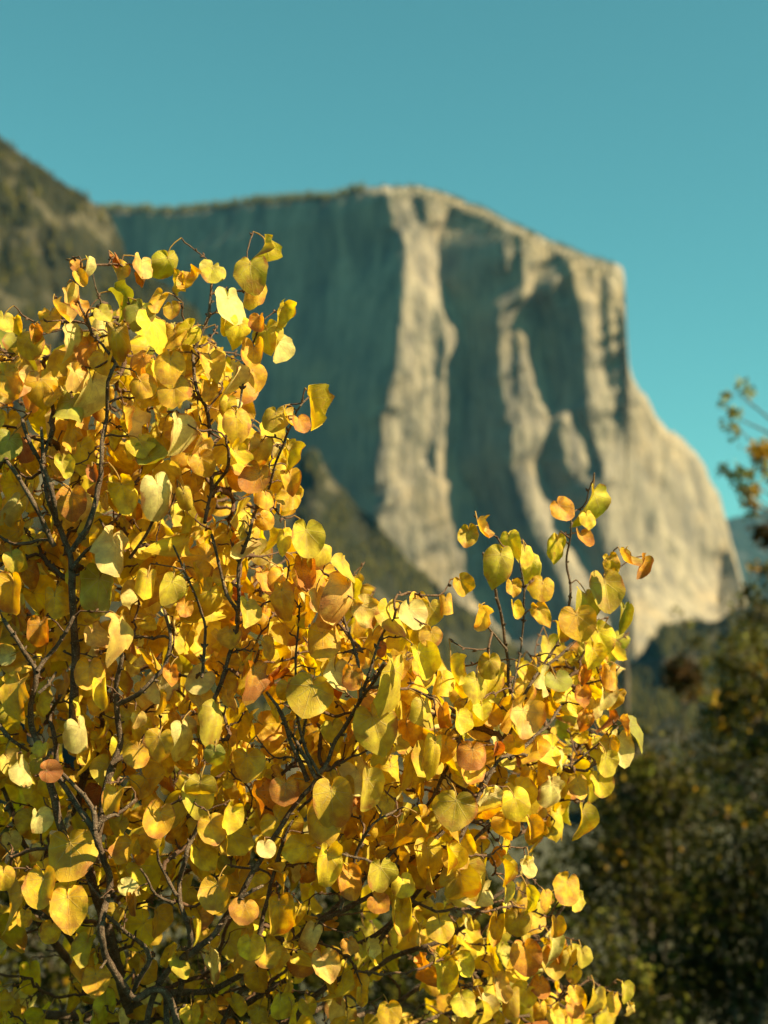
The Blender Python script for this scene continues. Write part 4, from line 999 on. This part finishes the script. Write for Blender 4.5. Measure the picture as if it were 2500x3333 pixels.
def scatter(n, lo, hi, keep_gap, wpx, min_d):
    placed = np.zeros((0, 2)); tries = 0; k = 0
    while k < n and tries < n * 40:
        tries += 1
        px = rng.uniform(-200, 2080); py = rng.uniform(980, 3500)
        if not inpoly(np.array(px), np.array(py), OUT):
            continue
        if any(inpoly(np.array(px), np.array(py), g) for g in GAPS) and rng.random() < keep_gap:
            continue
        if len(placed) and np.min(np.hypot(placed[:, 0] - px, placed[:, 1] - py)) < min_d:
            continue
        placed = np.vstack([placed, [px, py]])
        t = float(t0(px, py)) + rng.uniform(lo, hi)
        code = codes[rng.choice(len(codes), p=cw)]
        turn = rng.normal(18, 58); roll = rng.normal(0, 42)
        if py > 2880 and rng.random() < 0.34:
            continue
        w = np.clip(rng.normal(wpx, 26), 52, 175) / FPX * 2.05
        add_leaf(px, py, t, w, code, turn, roll, float(np.clip(rng.normal(0.4, 0.18), 0.05, 0.9)))
        k += 1


scatter(420, 0.0, 0.08, 0.95, 95, 43)
scatter(860, 0.07, 0.26, 0.88, 98, 28)
scatter(680, 0.26, 0.62, 0.78, 104, 26)

# ---- twigs: grow from the limbs to every leaf stalk
for L in leaves:
    pl = L['w'] * rng.uniform(0.35, 0.75)
    d = -L['a'] * 0.75 - L['n'] * rng.uniform(0.1, 0.5) + rng.normal(0, 0.25, 3)
    # lean the stalk towards the nearest limb
    j = np.argmin(((nodes - L['B']) ** 2).sum(1))
    tl = nodes[j] - L['B']; dist = np.linalg.norm(tl)
    d = d / np.linalg.norm(d) + 0.7 * tl / (dist + 1e-6)
    d /= np.linalg.norm(d)
    L['pl'] = min(pl, max(0.012, dist))
    L['A'] = L['B'] + d * L['pl']
    L['dist'] = dist
order = sorted(range(len(leaves)), key=lambda i: leaves[i]['dist'])
cap_n = len(nodes) + 60000
NP = np.zeros((cap_n, 3)); ND = np.zeros((cap_n, 3)); NL = np.zeros(cap_n); NPAR = np.full(cap_n, -1, int); NCH = np.full(cap_n, -1, int); NLOAD = np.zeros(cap_n)
nn0 = len(nodes)
NP[:nn0] = nodes; ND[:nn0] = ndir; NL[:nn0] = plen
nn = nn0
chains = []
for i in order:
    L = leaves[i]; A = L['A']
    dv = NP[:nn] - A
    dist = np.sqrt((dv ** 2).sum(1))
    cost = dist + 0.22 * NL[:nn] + 0.8 * np.maximum(0, dv[:, 2]) 
    j = int(np.argmin(cost))
    d = dist[j]
    if d < 0.012:
        L['A'] = NP[j].copy(); NLOAD[j] += 1
        continue
    p0 = NP[j]; d0 = ND[j] * 0.6 + (A - p0) / d * 0.5 + np.array([0, 0, 0.25]); d0 /= np.linalg.norm(d0)
    p1 = p0 + d0 * d * 0.38; p2 = A - (np.array([0, 0, 0.5]) + (A - p0) / d * 0.6) * d * 0.22
    m = max(3, int(d / 0.012) + 2)
    u = np.linspace(0, 1, m)[:, None]
    P = (1 - u) ** 3 * p0 + 3 * (1 - u) ** 2 * u * p1 + 3 * (1 - u) * u ** 2 * p2 + u ** 3 * A
    P[1:-1] += rng.normal(0, 0.0012, (m - 2, 3))
    T = np.gradient(P, axis=0); T /= np.linalg.norm(T, axis=1)[:, None] + 1e-9
    k = m - 1
    NP[nn:nn + k] = P[1:]; ND[nn:nn + k] = T[1:]
    NL[nn:nn + k] = NL[j] + np.linspace(d / k, d, k)
    NPAR[nn] = j; NPAR[nn + 1:nn + k] = np.arange(nn, nn + k - 1)
    chains.append((j, nn, nn + k, P))
    NLOAD[nn + k - 1] += 1
    nn += k
for q in range(nn - 1, nn0 - 1, -1):
    if NPAR[q] >= 0:
        NLOAD[NPAR[q]] += NLOAD[q]


def bud(acc, p, d, s):
    """Pointed winter bud."""
    d = d / (np.linalg.norm(d) + 1e-9)
    tube(acc, np.array([p, p + d * s * 0.35, p + d * s * 0.7, p + d * s]), np.array([0.35, 0.42, 0.30, 0.05]) * s * 0.75, 5)


def add_buds(acc, P, R, gap):
    T = np.gradient(P, axis=0); T /= np.linalg.norm(T, axis=1)[:, None] + 1e-9
    run = 0.0; s = 1
    for i in range(1, len(P) - 1):
        run += np.linalg.norm(P[i] - P[i - 1])
        if run > gap * rng.uniform(0.6, 1.5):
            run = 0; s = -s
            q = np.cross(T[i], rng.normal(size=3)); q /= np.linalg.norm(q) + 1e-9
            dd = q * 0.9 + T[i] * 0.7
            if R[i] < 0.0045:
                bud(acc, P[i] + q * R[i] * 0.6, dd, rng.uniform(0.004, 0.0075))
                if rng.random() < 0.3:
                    bud(acc, P[i] - q * R[i] * 0.6, -q * 0.9 + T[i] * 0.8, rng.uniform(0.004, 0.007))
            elif rng.random() < 0.35:
                # short spur with a cluster of buds
                e = P[i] + q * (R[i] + rng.uniform(0.006, 0.016)) + T[i] * 0.006
                tube(acc, np.array([P[i], (P[i] + e) / 2 + rng.normal(0, 0.0008, 3), e]), np.array([0.0022, 0.0019, 0.0016]), 5, 0.2)
                for _ in range(3):
                    bud(acc, e, q + T[i] * 0.8 + rng.normal(0, 0.5, 3), rng.uniform(0.004, 0.007))


for (S, R) in limb_smooth:
    acc = Acc()
    tube(acc, S, R, 9, 0.10)
    add_buds(acc, S, R, 0.018)
    link('branch', acc.build('branch', M_BARK, True, S[0]), shrub, S[0] - ROOT)

chain_len = [np.linalg.norm(np.diff(c[3], axis=0), axis=1).sum() * (1 if project(c[3][-1:])[2][0] < 2.32 else 0.3) for c in chains]
big = set(np.argsort(chain_len)[::-1][:280].tolist())
rest = Acc()
for ci, (j, s, e, P) in enumerate(chains):
    load = np.concatenate([[NLOAD[s]], NLOAD[s:e]])
    R = np.clip(0.00105 * np.maximum(load, 1) ** 0.40, 0.00105, 0.0042)
    acc = Acc() if ci in big else rest
    tube(acc, P, R, 6, 0.12)
    add_buds(acc, P, R, 0.016)
    if ci in big:
        link('twig', acc.build('twig', M_TWIG, True, P[0]), shrub, P[0] - ROOT)
link('small_twigs', rest.build('small_twigs', M_TWIG, True, ROOT), shrub, kind='stuff')

# ---- leaf blades
TH = np.radians([0, 12, 26, 42, 60, 78, 96, 114, 130, 145, 158, 169, 178])
RR = np.array([0.90, 0.885, 0.845, 0.790, 0.715, 0.640, 0.570, 0.515, 0.465, 0.415, 0.350, 0.260, 0.110]) / 1.26


def leaf_geo(L, rings, nang, fine):
    """Heart-shaped blade folded on its midrib, with its stalk; returns V, quads, tris, uv."""
    w = L['w']; th = np.linspace(-math.radians(178), math.radians(178), nang)
    r_out = np.interp(np.abs(th), TH, RR)
    ph = rng.uniform(0, 6.28, 6)
    asym = rng.uniform(-0.06, 0.06)
    r_out = r_out * (1 + asym * np.sin(th) + 0.018 * np.sin(5 * th + ph[0]) + 0.012 * np.sin(11 * th + ph[1]))
    stretch = rng.uniform(0.84, 1.16)
    r_out = r_out * (1 + rng.uniform(-0.05, 0.16) * np.exp(-(th / 0.22) ** 2))      # blunt or drawn-out tip
    withered = rng.random() < (0.6 if L['code'] in ('o', 'r', 'p') else 0.16)
    if rng.random() < (0.5 if withered else 0.22):     # bitten or torn rim
        for _ in range(rng.integers(1, 4)):
            c0 = rng.uniform(-2.4, 2.4)
            r_out = r_out * (1 - rng.uniform(0.06, 0.25) * np.exp(-((th - c0) / rng.uniform(0.06, 0.2)) ** 2))
    rr = np.linspace(0, 1, rings + 1)[1:] ** 0.85
    r = rr[:, None] * r_out[None]
    x = r * np.sin(th); y = r * np.cos(th) * stretch
    uv = np.stack([x + 0.5, y + 0.25], -1).reshape(-1, 2)
    f = math.radians(8 + 62 * L['fold'] * rng.uniform(0.6, 1.2))
    f2 = f * rng.uniform(0.5, 1.1)
    ang = np.where(x > 0, f, f2) * 0.75
    ax = np.abs(x)
    bendr = rng.normal(0.35, 0.9)                     # the halves arch
    ang = ang - bendr * ax * 1.2
    X = np.sign(x) * ax * np.cos(ang); Z = ax * np.sin(ang)
    Z = Z + 0.05 * (2.2 if withered else 1) * np.sin(3 * th + ph[2]) * (rr[:, None] ** 2) + 0.030 * (2.4 if withered else 1) * np.sin(7 * th + ph[3]) * rr[:, None] ** 3
    Z = Z - rng.normal(0.25, 0.55) * (y ** 2) * (1.6 if withered else 1)
    Z = Z + rng.normal(0.35, 0.35) * np.minimum(y + 0.05, 0) ** 2 * 3
    Z = Z + 0.020 * vnoise(x * 8 + ph[4], y * 8 + ph[5], 6) * rr[:, None]
    if withered:
        Z = Z + 0.05 * vnoise(x * 7 + ph[4], y * 7 + ph[5], 5) * rr[:, None]
        cu = rng.uniform(0.2, 0.9)                      # rim rolls in
        k = np.maximum(0, rr[:, None] - 0.55) * cu
        X = X * (1 - k * 0.7); Z = Z + k * 0.35
    side = np.cross(L['a'], L['n'])
    V = (X[..., None] * side + y[..., None] * L['a'] + Z[..., None] * L['n']).reshape(-1, 3) * w
    V = np.vstack([[0, 0, 0], V])
    uv = np.vstack([[0.5, 0.25], uv])
    j = np.arange(nang - 1)
    tri = np.stack([np.zeros(nang - 1, int), 1 + j, 2 + j], -1)
    i = (np.arange(rings - 1)[:, None] * nang + 1)
    quad = np.stack([i + j, i + nang + j, i + nang + j + 1, i + j + 1], -1).reshape(-1, 4)
    # shift uv per leaf so every leaf reads another stretch of the pattern
    uv = uv + rng.integers(0, 60, 2)
    # dry brown stretches along the rim
    dry = np.clip(vnoise(th * 1.6 + ph[4] * 9, th * 0 + ph[5], 7) * 1.4 - 0.15, 0, 1) * (0.9 + L['wear'])
    ww = L['wear'] + dry[None] * np.clip((rr[:, None] - 0.62) / 0.38, 0, 1) ** 1.5
    return V, quad, tri, uv, np.concatenate([[L['wear']], ww.ravel()])


def stalk_geo(acc, L, k):
    A = L['A'] - L['B']; a = L['a']
    p1 = -a * L['pl'] * 0.45
    u = np.linspace(0, 1, 5)[:, None]
    P = (1 - u) ** 2 * np.zeros(3) + 2 * (1 - u) * u * p1 + u ** 2 * A
    P[0] += a * 0.001
    tube(acc, P, np.linspace(0.0008, 0.0010, 5), k, c=(0.50, 0.30, 0.06, 0.1), cap=False)


def put_leaf(acc, L, rings, nang, off):
    V, q, t, uv, ww = leaf_geo(L, rings, nang, True)
    c = np.hstack([np.tile(L['c'], (len(V), 1)), ww[:, None]])
    m = acc.n
    acc.add(V + off, t, uv, c)
    acc.L.append((q + m).ravel()); acc.S.append(np.full(len(q), 4))


# which leaves show largest: splat them into a small depth buffer
BW, BH = 250, 334
zbuf = np.full((BH, BW), 1e9); own = np.full((BH, BW), -1)
g1, g2 = np.meshgrid(np.linspace(-0.46, 0.46, 17), np.linspace(-0.12, 0.64, 15))
inn = ((g1 / 0.47) ** 2 + ((g2 - 0.26) / 0.40) ** 2) < 1
g1, g2 = g1[inn], g2[inn]
for i, L in enumerate(leaves):
    side = np.cross(L['a'], L['n'])
    fo = math.cos(math.radians(8 + 50 * L['fold']))
    P = L['B'] + L['w'] * (g1[:, None] * fo * side + g2[:, None] * L['a'] + (np.abs(g1) * math.sqrt(1 - fo * fo))[:, None] * L['n'])
    px, py, tt = project(P)
    ix = (px / 10).astype(int); iy = (py / 10).astype(int)
    ok = (ix >= 0) & (ix < BW) & (iy >= 0) & (iy < BH)
    ix, iy, tt = ix[ok], iy[ok], tt[ok]
    o = np.argsort(-tt); ix, iy, tt = ix[o], iy[o], tt[o]
    near = tt < zbuf[iy, ix]
    zbuf[iy[near], ix[near]] = tt[near]; own[iy[near], ix[near]] = i
seen = np.bincount(own[own >= 0], minlength=len(leaves))
heroes = set(np.argsort(-seen)[:300].tolist())
mass = Acc()
for i, L in enumerate(leaves):
    if i in heroes:
        acc = Acc()
        put_leaf(acc, L, 6, 31, np.zeros(3)); stalk_geo(acc, L, 5)
        link('leaf', acc.build('leaf', M_LEAF, True), shrub, L['B'] - ROOT)
    else:
        V, q, t, uv, ww = leaf_geo(L, 5, 25, False)
        off = L['B'] - ROOT
        m = mass.n
        mass.add(V + off, t, uv, np.hstack([np.tile(L['c'], (len(V), 1)), ww[:, None]]))
        mass.L.append((q + m).ravel()); mass.S.append(np.full(len(q), 4))
        n_before = len(mass.V)
        stalk_geo(mass, L, 4)
        mass.V[-1] = mass.V[-1] + off
link('small_leaves', mass.build('small_leaves', M_LEAF, True), shrub, kind='stuff')

# ------------------------------------------------------------------ haze in the valley air
m, n, l, out = new_mat('valley_haze')
pv = n.new('ShaderNodeVolumePrincipled')
pv.inputs['Color'].default_value = (0.14, 0.56, 1.0, 1)
pv.inputs['Density'].default_value = 1.9e-5
pv.inputs['Anisotropy'].default_value = 0.0
l.new(pv.outputs[0], out.inputs['Volume'])
x0, x1, y0, y1, z0, z1 = -9500, 9500, -3500, 9500, -60, 1500
V = np.array([(x, y, z) for x in (x0, x1) for y in (y0, y1) for z in (z0, z1)])
F = [(0, 1, 3, 2), (4, 6, 7, 5), (0, 4, 5, 1), (2, 3, 7, 6), (0, 2, 6, 4), (1, 5, 7, 3)]
link('haze', mesh_np('haze', V, np.array(F), np.full(6, 4), m, False), kind='stuff')
print('leaves', len(leaves), 'chains', len(chains), 'nodes', nn, 'seen', int((seen > 0).sum()))
